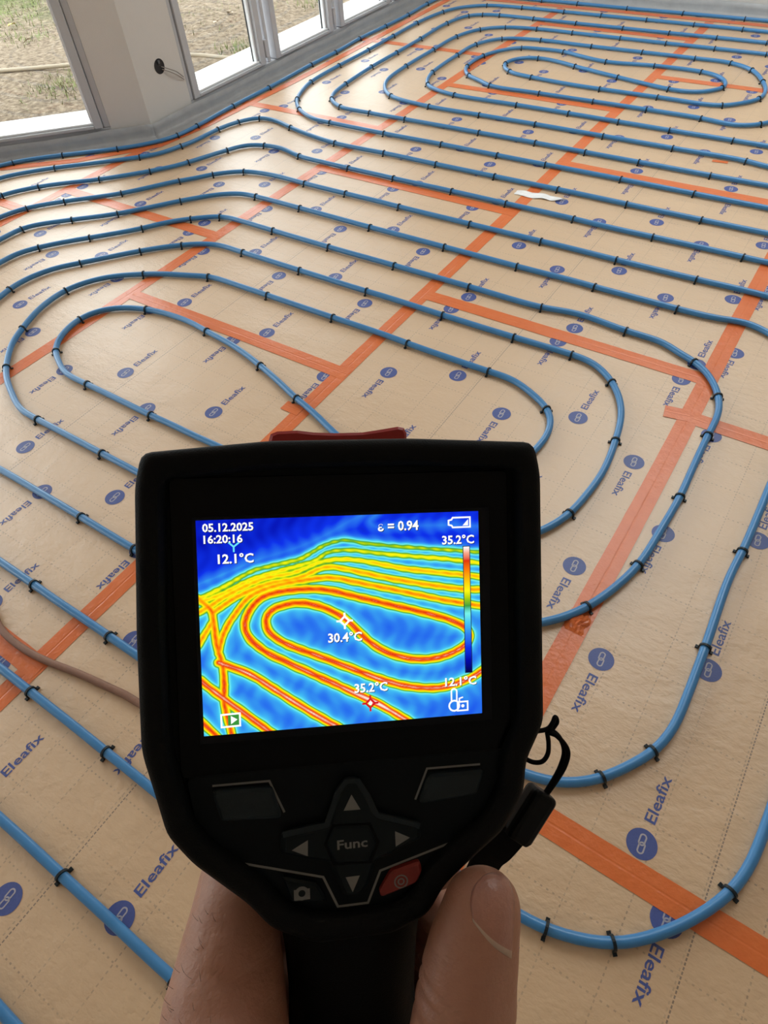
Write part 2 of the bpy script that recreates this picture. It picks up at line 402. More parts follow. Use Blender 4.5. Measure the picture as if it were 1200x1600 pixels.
FAR=[(-3.84,-1.2),(-3.85,0),(-3.85,1.2),(-3.78,1.62),(-3.634,1.82),(-3.601,1.879),(-3.521,1.972),(-3.426,2.058),(-3.324,2.143),(-3.215,2.236),(-3.124,2.336),(-3.077,2.406),(-3.043,2.495),(-3.035,2.637),(-3.046,2.939),(-3.041,3.249),(-3.052,3.672),(-3.046,3.915),(-3.061,4.211),(-3.046,4.499),(-3.041,4.774),(-3.054,5.061),(-3.045,5.22),(-2.99,5.34),(-2.87,5.385),(-2.6,5.388),(-2.311,5.39),(-2.05,5.394),(-1.699,5.389),(-1.322,5.392),(-0.948,5.394),(-0.817,5.395),(-0.4,5.4),(0.15,5.38),(0.4,5.2),(0.45,4.9),(0.45,3.6),(0.35,3.3),(0.15,3.18),(0,3.165),(-0.279,3.167),(-0.511,3.166),(-0.822,3.167),(-1.074,3.168),(-1.318,3.171),(-1.62,3.169),(-2.047,3.167),(-2.173,3.164),(-2.279,3.166),(-2.466,3.171),(-2.588,3.249),(-2.63,3.337),(-2.652,3.478),(-2.674,3.774),(-2.673,4.05),(-2.676,4.341),(-2.682,4.691),(-2.629,4.894),(-2.542,4.951),(-2.426,4.975),(-2.18,4.976),(-1.877,4.971),(-1.57,4.972),(-1.28,4.972),(-0.996,4.978),(-0.713,4.978),(-0.4,4.98),(-0.1,4.95),(0.05,4.75),(0.05,3.8),(-0.02,3.62),(-0.2,3.55),(-0.371,3.557),(-0.525,3.558),(-0.816,3.558),(-1.065,3.561),(-1.325,3.565),(-1.614,3.566),(-1.979,3.564),(-2.125,3.598),(-2.205,3.646),(-2.261,3.756),(-2.283,3.839),(-2.296,4.151),(-2.288,4.365),(-2.182,4.528),(-1.949,4.583),(-1.714,4.579),(-1.616,4.578),(-1.306,4.58),(-1.009,4.581),(-0.813,4.575),(-0.679,4.501),(-0.59,4.354),(-0.543,4.224),(-0.545,4.104),(-0.597,4.025),(-0.691,3.947),(-0.996,3.94),(-1.31,3.939),(-1.445,3.941),(-1.715,3.967),(-1.871,4.002),(-1.949,4.087),(-1.959,4.158),(-1.91,4.237),(-1.816,4.273),(-1.697,4.259),(-1.561,4.216),(-1.284,4.14),(-0.981,4.069),(-0.886,4.07),(-0.814,4.1),(-0.743,4.191),(-0.754,4.275),(-0.821,4.352),(-0.91,4.383),(-1.171,4.385),(-1.434,4.352),(-1.639,4.401),(-1.727,4.43),(-1.875,4.428),(-1.993,4.409),(-2.081,4.328),(-2.142,4.195),(-2.149,4.039),(-2.127,3.946),(-2.056,3.858),(-1.96,3.813),(-1.871,3.762),(-1.576,3.76),(-1.368,3.76),(-1.274,3.761),(-1,3.76),(-0.731,3.755),(-0.558,3.735),(-0.463,3.786),(-0.436,3.823),(-0.38,3.95),(-0.34,4.2),(-0.36,4.6),(-0.45,4.74),(-0.56,4.78),(-0.677,4.781),(-0.951,4.782),(-1.23,4.78),(-1.516,4.781),(-1.802,4.782),(-2.06,4.781),(-2.27,4.746),(-2.406,4.651),(-2.479,4.465),(-2.485,4.186),(-2.485,3.863),(-2.461,3.625),(-2.396,3.5),(-2.297,3.414),(-2.03,3.368),(-1.728,3.37),(-1.417,3.373),(-1.205,3.372),(-1.063,3.371),(-0.732,3.369),(-0.421,3.367),(-0.322,3.346),(-0.1,3.36),(0.15,3.4),(0.25,3.6),(0.25,4.9),(0.15,5.12),(-0.1,5.18),(-0.4,5.175),(-0.761,5.179),(-0.906,5.183),(-1.192,5.184),(-1.497,5.184),(-1.798,5.184),(-2.056,5.184),(-2.365,5.186),(-2.621,5.16),(-2.774,5.055),(-2.841,4.923),(-2.88,4.633),(-2.877,4.328),(-2.872,4.031),(-2.877,3.725),(-2.865,3.419),(-2.813,3.261),(-2.764,3.162),(-2.661,3.053),(-2.495,2.975),(-2.386,2.971),(-2.054,2.968),(-1.724,2.973),(-1.418,2.972),(-1.176,2.973),(-1.037,2.974),(-0.831,2.975),(-0.521,2.974),(-0.235,2.974),(0,2.978),(0.6,2.975),(1.6,2.975)]
RUNS=['pipe along the window wall', 'outermost row of the near circuit', 'second row of the near circuit', 'third row of the near circuit', 'fourth row of the near circuit', 'fifth row of the near circuit', 'left bend of the outermost far loop', 'lower row of the outermost far loop', 'left bend of the second far loop', 'lower row of the second far loop', 'pipe along the far wall', 'upper row of the outermost far loop', 'upper row of the second far loop', 'lower row of the third far loop', 'left bend of the third far loop', 'upper row of the third far loop', 'lower row of the inner far loops', 'left bend of the inner far loops', 'upper row of the inner far loops', 'sixth row of the near circuit', 'seventh loop of the near circuit', 'innermost loop of the near circuit', 'fourth right turn of the near circuit', 'right turn crossing the lowest tape', 'uppermost short run at lower left', 'run above the brown conduit', 'run below the brown conduit', 'lowest run at lower left']
CLIPS=[(-3.601,1.879,0,0),(-3.426,2.058,0,1),(-3.215,2.236,0,2),(-3.043,2.495,0,3),(-3.333,1.935,1,0),(-3.025,2.215,1,1),(-2.925,2.404,1,2),(-3.324,1.611,2,0),(-3.235,1.749,2,1),(-3.014,1.944,2,2),(-2.852,2.116,2,3),(-2.745,2.279,2,4),(-3.097,1.578,3,0),(-2.981,1.709,3,1),(-2.796,1.886,3,2),(-2.638,2.103,3,3),(-2.947,1.443,4,0),(-2.803,1.602,4,1),(-2.659,1.733,4,2),(-2.481,1.956,4,3),(-2.6,1.526,5,1),(-2.452,1.689,5,2),(-2.318,1.849,5,3),(-3.035,2.637,0,4),(-3.046,2.939,0,5),(-3.041,3.249,0,6),(-3.052,3.672,0,7),(-3.046,3.915,0,8),(-3.061,4.211,0,9),(-2.872,4.031,6,1),(-2.877,3.725,6,0),(-2.865,3.419,7,2),(-2.772,3.172,7,0),(-2.659,3.053,7,1),(-2.386,2.967,7,3),(-2.674,3.774,8,1),(-2.652,3.478,8,0),(-2.588,3.249,9,0),(-2.466,3.178,9,1),(-2.275,3.162,9,2),(-2.895,2.656,1,3),(-2.862,2.779,1,4),(-2.786,2.869,1,5),(-2.541,2.831,1,6),(-2.215,2.761,1,7),(-1.923,2.766,1,8),(-2.665,2.465,2,5),(-2.528,2.595,2,6),(-2.28,2.579,2,7),(-1.976,2.554,2,8),(-2.535,2.227,3,4),(-2.419,2.317,3,5),(-2.073,2.338,3,6),(-1.836,2.338,3,7),(-2.189,2.146,4,4),(-1.946,2.152,4,5),(-1.571,2.137,4,6),(-2.205,1.913,5,4),(-1.918,1.932,5,5),(-2.054,2.957,7,4),(-3.046,4.499,0,10),(-3.041,4.774,0,11),(-3.054,5.061,0,12),(-2.311,5.385,10,0),(-2.877,4.328,11,0),(-2.88,4.633,11,1),(-2.841,4.923,11,2),(-2.621,5.16,11,3),(-2.365,5.19,11,4),(-2.056,5.185,11,5),(-2.673,4.05,8,2),(-2.676,4.341,12,0),(-2.682,4.691,12,1),(-2.629,4.894,12,2),(-2.542,4.951,12,3),(-2.426,4.974,12,4),(-2.18,4.977,12,5),(-1.882,4.962,12,6),(-2.297,3.414,13,0),(-2.485,3.863,14,0),(-2.485,4.186,14,1),(-2.479,4.465,15,0),(-2.406,4.651,15,1),(-2.27,4.746,15,2),(-2.06,4.78,15,3),(-1.825,4.777,15,4),(-2.03,3.363,13,1),(-1.728,3.369,13,2),(-1.417,3.38,13,3),(-1.979,3.573,16,0),(-2.205,3.646,17,0),(-2.276,3.827,17,1),(-2.296,4.151,18,0),(-2.288,4.365,18,1),(-2.182,4.528,18,3),(-1.949,4.589,18,6),(-1.614,3.578,16,6),(-1.325,3.577,16,9),(-1.871,3.768,16,3),(-2.06,3.856,16,1),(-2.134,4,16,2),(-2.142,4.195,18,2),(-1.993,4.409,18,4),(-1.727,4.43,18,7),(-1.576,3.76,16,8),(-1.816,4.273,18,5),(-1.957,4.114,16,4),(-1.871,4.002,16,5),(-1.715,3.967,16,7),(-1.565,4.214,18,8),(-2.047,3.166,9,3),(-2.05,5.399,10,1),(-1.699,5.381,10,2),(-1.322,5.392,10,3),(-0.948,5.398,10,4),(-1.798,5.183,11,6),(-1.497,5.185,11,7),(-1.192,5.184,11,8),(-0.906,5.182,11,9),(-1.57,4.964,12,7),(-1.28,4.965,12,8),(-0.996,4.985,12,9),(-0.717,4.983,12,10),(-1.516,4.78,15,5),(-1.23,4.779,15,6),(-0.951,4.783,15,7),(-0.677,4.782,15,8),(-1.616,4.575,18,9),(-1.306,4.579,18,11),(-1.009,4.583,18,13),(-0.813,4.564,18,16),(-0.679,4.501,18,17),(-0.587,4.342,18,18),(-0.545,4.104,16,21),(-0.691,3.962,16,19),(-0.996,3.94,16,15),(-1.31,3.938,16,11),(-1.434,4.352,18,10),(-1.171,4.385,18,12),(-0.91,4.383,18,14),(-0.747,4.19,18,15),(-0.981,4.069,16,17),(-1.284,4.14,16,12),(-1.274,3.763,16,10),(-1,3.762,16,14),(-0.731,3.744,16,18),(-0.463,3.786,16,22),(-1.066,3.566,16,13),(-1.62,3.171,9,4),(-1.318,3.177,9,5),(-1.724,2.972,7,5),(-1.418,2.968,7,6),(-1.176,2.973,7,7),(-1.626,2.767,1,9),(-1.328,2.77,1,10),(-1.032,2.779,1,11),(-1.726,2.556,2,9),(-1.432,2.566,2,10),(-1.172,2.565,2,11),(-0.868,2.564,2,12),(-1.564,2.338,3,8),(-1.217,2.34,3,9),(-0.913,2.345,3,10),(-0.816,3.554,16,16),(-0.525,3.553,16,20),(-1.063,3.373,13,4),(-0.732,3.367,13,5),(-0.421,3.358,13,6),(-1.074,3.168,9,6),(-0.822,3.164,9,7),(-0.511,3.163,9,8),(-0.831,2.978,7,8),(-0.521,2.978,7,9),(-0.731,2.775,1,12),(-0.434,2.773,1,13),(-0.546,2.561,2,13),(-2.735,1.369,5,0),(-2.567,1.095,19,0),(-2.466,1.368,19,1),(-2.311,1.552,19,2),(-2.192,1.663,19,3),(-2.292,0.952,20,1),(-2.355,1.198,20,3),(-2.158,1.429,20,5),(-2.148,1.091,21,1),(-1.973,1.259,21,3),(-2.067,0.924,21,0),(-1.627,1.924,5,6),(-1.916,1.739,19,4),(-1.626,1.737,19,5),(-1.32,1.735,19,6),(-1.913,1.531,20,6),(-1.625,1.546,20,7),(-1.329,1.545,20,8),(-1.67,1.265,21,5),(-1.224,2.138,4,7),(-0.909,2.135,4,8),(-1.324,1.932,5,7),(-0.998,1.938,5,8),(-0.721,1.942,5,9),(-0.998,1.732,19,7),(-0.723,1.737,19,8),(-0.524,1.741,19,10),(-1.018,1.538,20,9),(-0.224,2.567,2,14),(-0.609,2.342,3,11),(-0.321,2.348,3,12),(-0.608,2.136,4,9),(-0.321,2.138,4,10),(-0.424,1.953,5,11),(-2.148,0.778,20,0),(-1.825,0.665,20,2),(-1.525,0.659,20,4),(-1.824,0.857,21,2),(-1.523,0.853,21,4),(-1.376,1.208,21,6),(-1.174,1.138,21,7),(-0.714,1.535,20,10),(-0.482,1.467,20,11),(-0.369,1.673,19,11),(-0.27,1.433,19,12),(-0.189,1.887,5,14),(-0.08,1.758,5,16),(-0.056,1.581,5,15),(-0.273,1.126,19,9),(-0.053,1.317,5,13),(-0.069,1.058,5,12),(0.125,1.228,22,3),(-0.13,0.889,5,10),(0.127,0.925,22,2),(0.108,0.648,22,1),(0.047,0.544,22,0),(0.301,0.484,23,2),(0.163,0.301,23,1),(0.057,0.261,23,0),(-1.382,0.464,24,0),(-1.315,0.251,25,0),(-1.169,0.447,24,1),(-1.027,0.249,25,1),(-1.078,0.062,26,0),(-0.823,0.058,26,1),(-0.718,-0.14,27,0),(-0.431,-0.138,27,1)]
THERMAL=[(0.42,[(-35.5,11.1),(-29.3,13.3),(-21.8,16.2),(-13.6,18.4),(-8.4,20.1),(-3.2,22.4),(2.0,25.2),(6.0,27.0)]),
(0.7,[(-35.6,7.3),(-29.4,10.2),(-22.5,13.7),(-16.8,15.0),(-10.4,16.3),(-4.6,19.3),(0.6,20.4),(5.8,19.4),(15.7,18.1),(25.8,17.0),(36.7,15.8)]),
(0.72,[(-35.1,6.7),(-29.5,8.6),(-22.6,11.7),(-13.7,13.9),(-7.3,15.5),(-3.4,17.6),(1.8,17.9),(7.0,17.1),(15.6,15.9),(25.7,14.7),(36.7,12.9)]),
(0.74,[(-33.3,5.3),(-28.3,8.2),(-20.1,11.6),(-12.5,12.8),(-6.0,15.1),(-0.8,15.7),(5.7,14.9),(15.5,12.6),(25.6,11.0),(36.6,9.4)]),
(0.76,[(-32.1,4.0),(-26.4,7.5),(-18.9,10.3),(-11.2,11.5),(-4.8,13.8),(0.4,13.2),(9.5,10.8),(18.8,8.7),(28.9,6.8),(36.5,6.0)]),
(0.78,[(-31.3,-6.3),(-29.8,-1.3),(-27.2,3.0),(-23.3,7.3),(-17.6,9.6),(-10.0,10.8),(-2.9,11.1),(4.2,9.4),(15.4,6.6),(25.5,4.0),(36.4,1.7)]),
(0.86,[(16.6,-27.7),(8.6,-22.3),(0.8,-18.0),(-6.9,-13.8),(-14.5,-9.7),(-20.1,-6.4),(-23.7,-2.9),(-24.7,0.3),(-23.4,4.1),(-20.2,7.1),(-14.5,8.4),(-5.6,8.3),(2.1,6.3),(12.0,3.4),(22.0,0.5),(29.4,-2.3),(32.5,-5.2),(31.0,-8.4),(25.1,-10.8),(18.3,-11.1),(11.6,-9.2),(7.7,-6.9),(4.5,-4.1),(1.3,-0.6),(-2.5,2.3),(-7.6,4.5),(-12.1,5.2),(-17.2,4.1),(-19.5,1.6),(-18.6,-2.0),(-14.3,-5.2),(-6.7,-8.6),(1.0,-12.1),(8.8,-15.6),(16.8,-18.2),(24.9,-18.9),(31.9,-17.3),(36.5,-14.9)]),
(0.88,[(-31.3,-8.5),(-24.0,-11.9),(-17.9,-16.3),(-10.4,-21.8),(-2.1,-27.4)]),
(0.86,[(-35.8,-12.7),(-30.4,-17.6),(-25.0,-22.2),(-18.6,-27.6)]),
(0.8,[(-35.6,7.7),(-32.7,4.6),(-32.1,1.4),(-31.7,-3.7),(-30.4,-9.5),(-30.2,-14.1),(-30.4,-18.6),(-29.7,-22.5),(-28.6,-27.8)]),
(0.8,[(-36.2,-22.6),(-32.0,-27.4)]),
(0.74,[(-36.1,-4.0),(-33.8,-0.4),(-32.1,2.1)]),
(0.74,[(-35.5,4.2),(-33.0,5.6)]),
(0.36,[(9.3,26.9),(7.1,25.0),(9.2,23.4),(15.8,23.4),(25.9,23.3),(36.9,22.6)])]

# ------------------------------------------------------------------ room shell
CX0, CY0 = -3.165, 2.45          # corner where the left wall meets the angled bay wall
Q = math.sqrt(.5)
ANG = 1.15                       # length of the angled wall
BX, BY = CX0 - Q * ANG, CY0 - Q * ANG
fn_left = lambda s, d, z: (CX0 - d, CY0 + s, z)
fn_ang = lambda s, d, z: (CX0 - Q * s - Q * d, CY0 - Q * s + Q * d, z)
fn_bay = lambda s, d, z: (BX - d, BY - s, z)
fn_far = lambda s, d, z: (CX0 + s, 5.5 + d, z)
fn_right = lambda s, d, z: (3.3 + d, 5.5 - s, z)
fn_back = lambda s, d, z: (3.3 - s, -3.2 - d, z)
ROOM_H, WIN_T, DEPTH = 2.6, 2.28, .3

def wall(name, fn, length, openings):
    """solid wall with full-height window openings [(s0, s1)]"""
    mb = MB(); s = 0
    for a, b in openings:
        if a > s: mb.box((s, 0, -.2), (a, DEPTH, ROOM_H), fn)
        mb.box((a, 0, WIN_T), (b, DEPTH, ROOM_H), fn)
        mb.box((a, 0.0, -.2), (b, DEPTH, .012), fn)
        s = b
    if s < length: mb.box((s, 0, -.2), (length, DEPTH, ROOM_H), fn)
    o = mb.build(name, M['plaster'])
    bm = bmesh.new(); bm.from_mesh(o.data); bmesh.ops.recalc_face_normals(bm, faces=bm.faces); bm.to_mesh(o.data); bm.free()
    return tag(o, kind='structure')

def fixed_normals(o):
    bm = bmesh.new(); bm.from_mesh(o.data); bmesh.ops.recalc_face_normals(bm, faces=bm.faces); bm.to_mesh(o.data); bm.free()
    return o

def window(name, fn, s0, s1, panes, n_in, label_mid=True):
    """tall window: outer frame, one sash with gasket, bead and pane for each opening, outside sill"""
    root = empty(name); tag(root, kind='structure')
    def part(nm, boxes, mat, par=root):
        mb = MB()
        for a, b in boxes: mb.box(a, b, fn)
        return fixed_normals(mb.build(nm, mat, par))
    fr = [((s0, .0, .013), (s1, .07, .078)), ((s0, .0, WIN_T - .06), (s1, .07, WIN_T)), ((s0, .0, .078), (panes[0][0] - .045, .07, WIN_T - .06)), ((panes[-1][1] + .045, .0, .078), (s1, .07, WIN_T - .06))]
    for (a, b), (c, d) in zip(panes[:-1], panes[1:]):
        fr.append((((b + c) / 2 - .012, .004, .078), ((b + c) / 2 + .012, .07, WIN_T - .06)))
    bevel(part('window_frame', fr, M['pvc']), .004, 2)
    for a, b in panes:
        A, B = a - .043, b + .043
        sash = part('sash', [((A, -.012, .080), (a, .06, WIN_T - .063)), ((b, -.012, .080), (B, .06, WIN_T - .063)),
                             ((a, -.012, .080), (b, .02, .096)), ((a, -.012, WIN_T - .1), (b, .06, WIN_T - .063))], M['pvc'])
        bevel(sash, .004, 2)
        bevel(part('glazing_bead', [((a, .002, .096), (b, .034, .106)), ((a, .012, .106), (a + .014, .034, WIN_T - .1)), ((b - .014, .012, .106), (b, .034, WIN_T - .1))], M['bead'], sash), .003, 2)
        part('gasket', [((a, .0345, .092), (b, .046, .1)), ((a, .035, .1), (a + .012, .046, WIN_T - .1)), ((b - .012, .035, .1), (b, .046, WIN_T - .1))], M['gasket'], sash)
        part('glass_pane', [((a, .04, .1), (b, .044, WIN_T - .1))], M['glass'], root)
        if label_mid:
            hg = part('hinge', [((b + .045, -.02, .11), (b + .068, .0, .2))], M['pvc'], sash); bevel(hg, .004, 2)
    sl = MB()
    v = [fn(s0, .047, .085), fn(s1, .047, .085), fn(s1, .36, .062), fn(s0, .36, .062), fn(s0, .047, .03), fn(s1, .047, .03), fn(s1, .36, .03), fn(s0, .36, .03)]
    sl.add(v, [(0, 1, 2, 3), (7, 6, 5, 4), (0, 4, 5, 1), (1, 5, 6, 2), (2, 6, 7, 3), (3, 7, 4, 0)])
    fixed_normals(sl.build('window_sill', M['sill'], root))
    c = Vector(fn((s0 + s1) / 2, .05, (WIN_T + .08) / 2)); u = Vector(fn(1, 0, 0)) - Vector(fn(0, 0, 0))
    portal('sky_portal', c, u, n_in, s1 - s0, WIN_T - .08)
    return root

wall('wall_left', fn_left, 3.05, [(.305, 2.86)])
wall('wall_angled', fn_ang, ANG, [(.204, 1.02)])
wall('wall_bay', fn_bay, 4.9, [(.25, 2.25), (2.55, 4.55)])
wall('wall_far', fn_far, 6.5, [])
wall('wall_right', fn_right, 8.7, [])
wall('wall_back', fn_back, 7.4, [])
window('window_1', fn_left, .305, 2.86, [(.372, .895), (1.078, 1.572), (1.738, 2.24), (2.4, 2.795)], (1, 0, 0))
window('window_2', fn_ang, .204, 1.02, [(.282, .945)], (Q, -Q, 0), False)
window('window_3', fn_bay, .25, 2.25, [(.34, 1.17), (1.33, 2.16)], (1, 0, 0))
window('window_4', fn_bay, 2.55, 4.55, [(2.64, 3.47), (3.63, 4.46)], (1, 0, 0))
# ceiling with an unseen roof light, added and sized to brighten the floor
RL = (-1.5, .5, 2.3, 5.1)
mb = MB()
for a, b in (((-4.5, -3.5), (RL[0], 5.8)), ((RL[1], -3.5), (3.6, 5.8)), ((RL[0], -3.5), (RL[1], RL[2])), ((RL[0], RL[3]), (RL[1], 5.8))):
    mb.box((*a, ROOM_H), (*b, ROOM_H + .25))
tag(mb.build('ceiling', M['ceiling']), kind='structure')
RW = tag(empty('added_roof_light'), kind='structure')
mb = MB()
for a, b in (((RL[0], RL[2]), (RL[0] + .06, RL[3])), ((RL[1] - .06, RL[2]), (RL[1], RL[3])), ((RL[0], RL[2]), (RL[1], RL[2] + .06)), ((RL[0], RL[3] - .06), (RL[1], RL[3])), ((-.53, RL[2]), (-.47, RL[3]))):
    mb.box((*a, ROOM_H + .2), (*b, ROOM_H + .28))
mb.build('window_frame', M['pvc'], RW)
for a, b in ((RL[0] + .06, -.53), (-.47, RL[1] - .06)):
    mb = MB(); mb.box((a, RL[2] + .06, ROOM_H + .235), (b, RL[3] - .06, ROOM_H + .245)); mb.build('glass_pane', M['glass'], RW)
portal('sky_portal', ((RL[0] + RL[1]) / 2, (RL[2] + RL[3]) / 2, ROOM_H + .01), (1, 0, 0), (0, 0, -1), RL[1] - RL[0], RL[3] - RL[2])

# ------------------------------------------------------------------ floor of insulation panels
mb = MB(); mb.prism(ccw([(CX0 - .1, 5.6), (CX0 - .1, CY0 + .05), (BX - .1, BY + .05), (BX - .1, -3.4), (3.5, -3.4), (3.5, 5.6)]), -.2, -.031)
FLOOR = tag(mb.build('floor', M['concrete']), kind='structure')

def logo_mesh():
    """blue disc with a pale chain link, followed by the word, read along +y"""
    mb = MB(); R = .0275; n = 28
    mb.add([(R * math.cos(2 * math.pi * k / n), R * math.sin(2 * math.pi * k / n), 0) for k in range(n)], [tuple(range(n))], 0)
    def link_ring(cx, cy, a0, a1):
        hw, hl, w = .0052, .0048, .0028
        out = []
        for k in range(a0, a1 + 1):
            a = 2 * math.pi * k / 20
            sy = hl if math.sin(a) >= 0 else -hl
            out.append(((cx + (hw + w / 2) * math.cos(a), cy + sy + (hw + w / 2) * math.sin(a)), (cx + (hw - w / 2) * math.cos(a), cy + sy + (hw - w / 2) * math.sin(a))))
        v = [(*p, .00025) for pr in out for p in pr]
        mb.add(v, [(2 * i, 2 * i + 2, 2 * i + 3, 2 * i + 1) for i in range(len(out) - 1)], 1)
    link_ring(-.0012, .0072, -4, 16); link_ring(.0012, -.0072, 6, 26)
    me = text_mesh('Eleafix', .0275, 'LEFT', .0004, 2)
    v, f = mesh_arrays(me); xs = [p[0] for p in v]; k = .098 / (max(xs) - min(xs)); x0 = min(xs)
    mb.add([(-(p[1] * 1.05) + .009, (p[0] - x0) * k + .043, 0) for p in v], f, 0)
    return mb.mesh('printed_logo')
LOGO = logo_mesh(); LOGO.materials.append(M['print_blue']); LOGO.materials.append(M['print_pale'])

def clip_poly(poly, a, b, c):
    out = []
    for i in range(len(poly)):
        p, q = poly[i], poly[(i + 1) % len(poly)]
        dp, dq = a * p[0] + b * p[1] - c, a * q[0] + b * q[1] - c
        if dp >= 0: out.append(p)
        if dp * dq < 0:
            t = dp / (dp - dq); out.append((p[0] + (q[0] - p[0]) * t, p[1] + (q[1] - p[1]) * t))
    return out

STRIPS = [(-4.1, -3.11, 1.578, .1), (-3.11, -2.125, 1.826, .25), (-2.125, -1.128, 1.317, .16), (-1.128, -.128, 1.831, .275), (-.128, .872, 1.642, .074), (.872, 1.872, 1.2, .3), (1.872, 2.872, .9, .2), (2.872, 3.299, .5, .1)]
PITCH = 1.206
OFFS = {(1, 0): .056, (1, -1): .255, (1, 1): .315, (1, 2): .194, (2, -1): .358, (2, 0): .236, (2, 1): .106, (2, 2): .218, (2, 3): .1,
        (3, -2): .15, (3, -1): .33, (3, 0): .148, (3, 1): .322, (3, 2): .315, (4, -2): .153, (4, -1): .277, (4, 0): .232}
def in_view(x, y):
    # generous outline of what the photograph shows of the floor
    h = (x * -.609 + y * .793); w = (x * .793 + y * .609)
    return h > -.35 and abs(w) < .95 + .42 * h

for si, (xa, xb, yb, ly) in enumerate(STRIPS):
    for k in range(-5, 5):
        y0, y1 = yb + k * PITCH, yb + (k + 1) * PITCH
        if y1 < -3.19 or y0 > 5.49: continue
        g = .0013
        poly = [(xa + g, max(y0 + g, -3.199)), (xb - g, max(y0 + g, -3.199)), (xb - g, min(y1 - g, 5.499)), (xa + g, min(y1 - g, 5.499))]
        if si == 0:
            poly = clip_poly(poly, 1, -1, CX0 - CY0 + .003); poly = clip_poly(poly, 1, 0, BX + .002)
        if len(poly) < 3: continue
        area = abs(sum(poly[i][0] * poly[(i + 1) % len(poly)][1] - poly[(i + 1) % len(poly)][0] * poly[i][1] for i in range(len(poly)))) / 2
        if area < .003: continue
        poly = ccw(poly); n = len(poly)
        mb = MB(); mb.prism(poly, -.03, 0, 1)
        mb.mi[-1] = 0
        pn = mb.build('insulation_panel', [M['foil'], M['foam']], FLOOR)
        off = OFFS.get((si, k), (si * .13 + k * .17) % .4)
        for j in range(-9, 15):
            for i in range(-1, 3):
                for turned in (0, 1):
                    lx = xa + off % .4 + .4 * i + .2 * turned
                    wy = ly + .404 * j - .093 * turned
                    a, b = (wy - .03, wy + .145) if not turned else (wy - .145, wy + .03)
                    if lx < xa + .004 or lx > xb - .004 or wy < y0 + .0 or wy > y1 - .0: continue
                    if si == 0 and (lx - wy < CX0 - CY0 + .05): continue
                    if not in_view(lx, wy): continue
                    lo = bpy.data.objects.new('printed_logo', LOGO); COL.objects.link(lo)
                    lo.parent = pn; lo.location = (lx, wy, .0005)
                    if turned: lo.rotation_euler = (0, 0, math.pi)
# narrow infill strip of board along the left wall
mb = MB(); mb.prism([(CX0 + .001, CY0 + .06), (-3.1113, CY0 + .06), (-3.1113, 5.499), (CX0 + .001, 5.499)], -.03, 0, 1); mb.mi[-1] = 0
mb.build('insulation_panel', [M['foil'], M['foam']], FLOOR)

# ------------------------------------------------------------------ outside
def ground():
    n = 70; v = []; f = []
    for j in range(n + 1):
        for i in range(n + 1):
            x, y = -16 + 20.5 * i / n, -9 + 24 * j / n
            z = -.2 + .03 * math.sin(x * 2.1 + y * 1.3) * math.sin(y * 1.7 - x) + .012 * random.uniform(-1, 1)
            if -4.6 < x < 3.9 and -3.8 < y < 6.1: z = min(z, -.24)
            v.append((x, y, z))
    for j in range(n):
        for i in range(n):
            a = j * (n + 1) + i; f.append((a, a + 1, a + n + 2, a + n + 1))
    mb = MB(); mb.add(v, f, 0, True)
    tag(mb.build('ground', M['ground']), kind='structure')
ground()

# ------------------------------------------------------------------ heating pipes and their clips
PIPE_R = .0098
PIPE_Z = PIPE_R + .002
def centripetal(P, n):
    P = np.vstack([2 * P[0] - P[1], P, 2 * P[-1] - P[-2]]); out = []
    for i in range(1, len(P) - 2):
        p0, p1, p2, p3 = P[i - 1:i + 3]
        t0 = 0; t1 = t0 + np.hypot(*(p1 - p0)) ** .5; t2 = t1 + np.hypot(*(p2 - p1)) ** .5; t3 = t2 + np.hypot(*(p3 - p2)) ** .5
        t = np.linspace(t1, t2, n, endpoint=False)[:, None]
        a1 = (t1 - t) / (t1 - t0) * p0 + (t - t0) / (t1 - t0) * p1; a2 = (t2 - t) / (t2 - t1) * p1 + (t - t1) / (t2 - t1) * p2; a3 = (t3 - t) / (t3 - t2) * p2 + (t - t2) / (t3 - t2) * p3
        b1 = (t2 - t) / (t2 - t0) * a1 + (t - t0) / (t2 - t0) * a2; b2 = (t3 - t) / (t3 - t1) * a2 + (t - t1) / (t3 - t1) * a3
        out.append((t2 - t) / (t2 - t1) * b1 + (t - t1) / (t2 - t1) * b2)
    return np.vstack(out + [P[-2:-1]])
def path(pts):
    """even 1 cm steps along a smooth curve through the laid points"""
    c = centripetal(np.array(pts, float), 12)
    d = np.r_[0, np.cumsum(np.hypot(*np.diff(c, axis=0).T))]
    s = np.linspace(0, d[-1], int(d[-1] / .01))
    q = np.c_[np.interp(s, d, c[:, 0]), np.interp(s, d, c[:, 1])]
    for _ in range(20):
        q[1:-1] = .5 * q[1:-1] + .25 * (q[:-2] + q[2:])
    return q
PATHS = {}
for nm, pts, label in (('near', NEAR, 'blue heating pipe of the near circuit, its inner loops passing behind the thermal camera'),
                       ('far', FAR, 'blue heating pipe of the far circuit, also running along the window wall and far wall')):
    q = path(pts); PATHS[nm] = q
    mb = MB(); mb.tube([(x, y, PIPE_Z) for x, y in q[::2]], PIPE_R, 10)
    tag(mb.build('heating_pipe', M['pipe']), label, 'pipe', 'heating pipes on the floor')

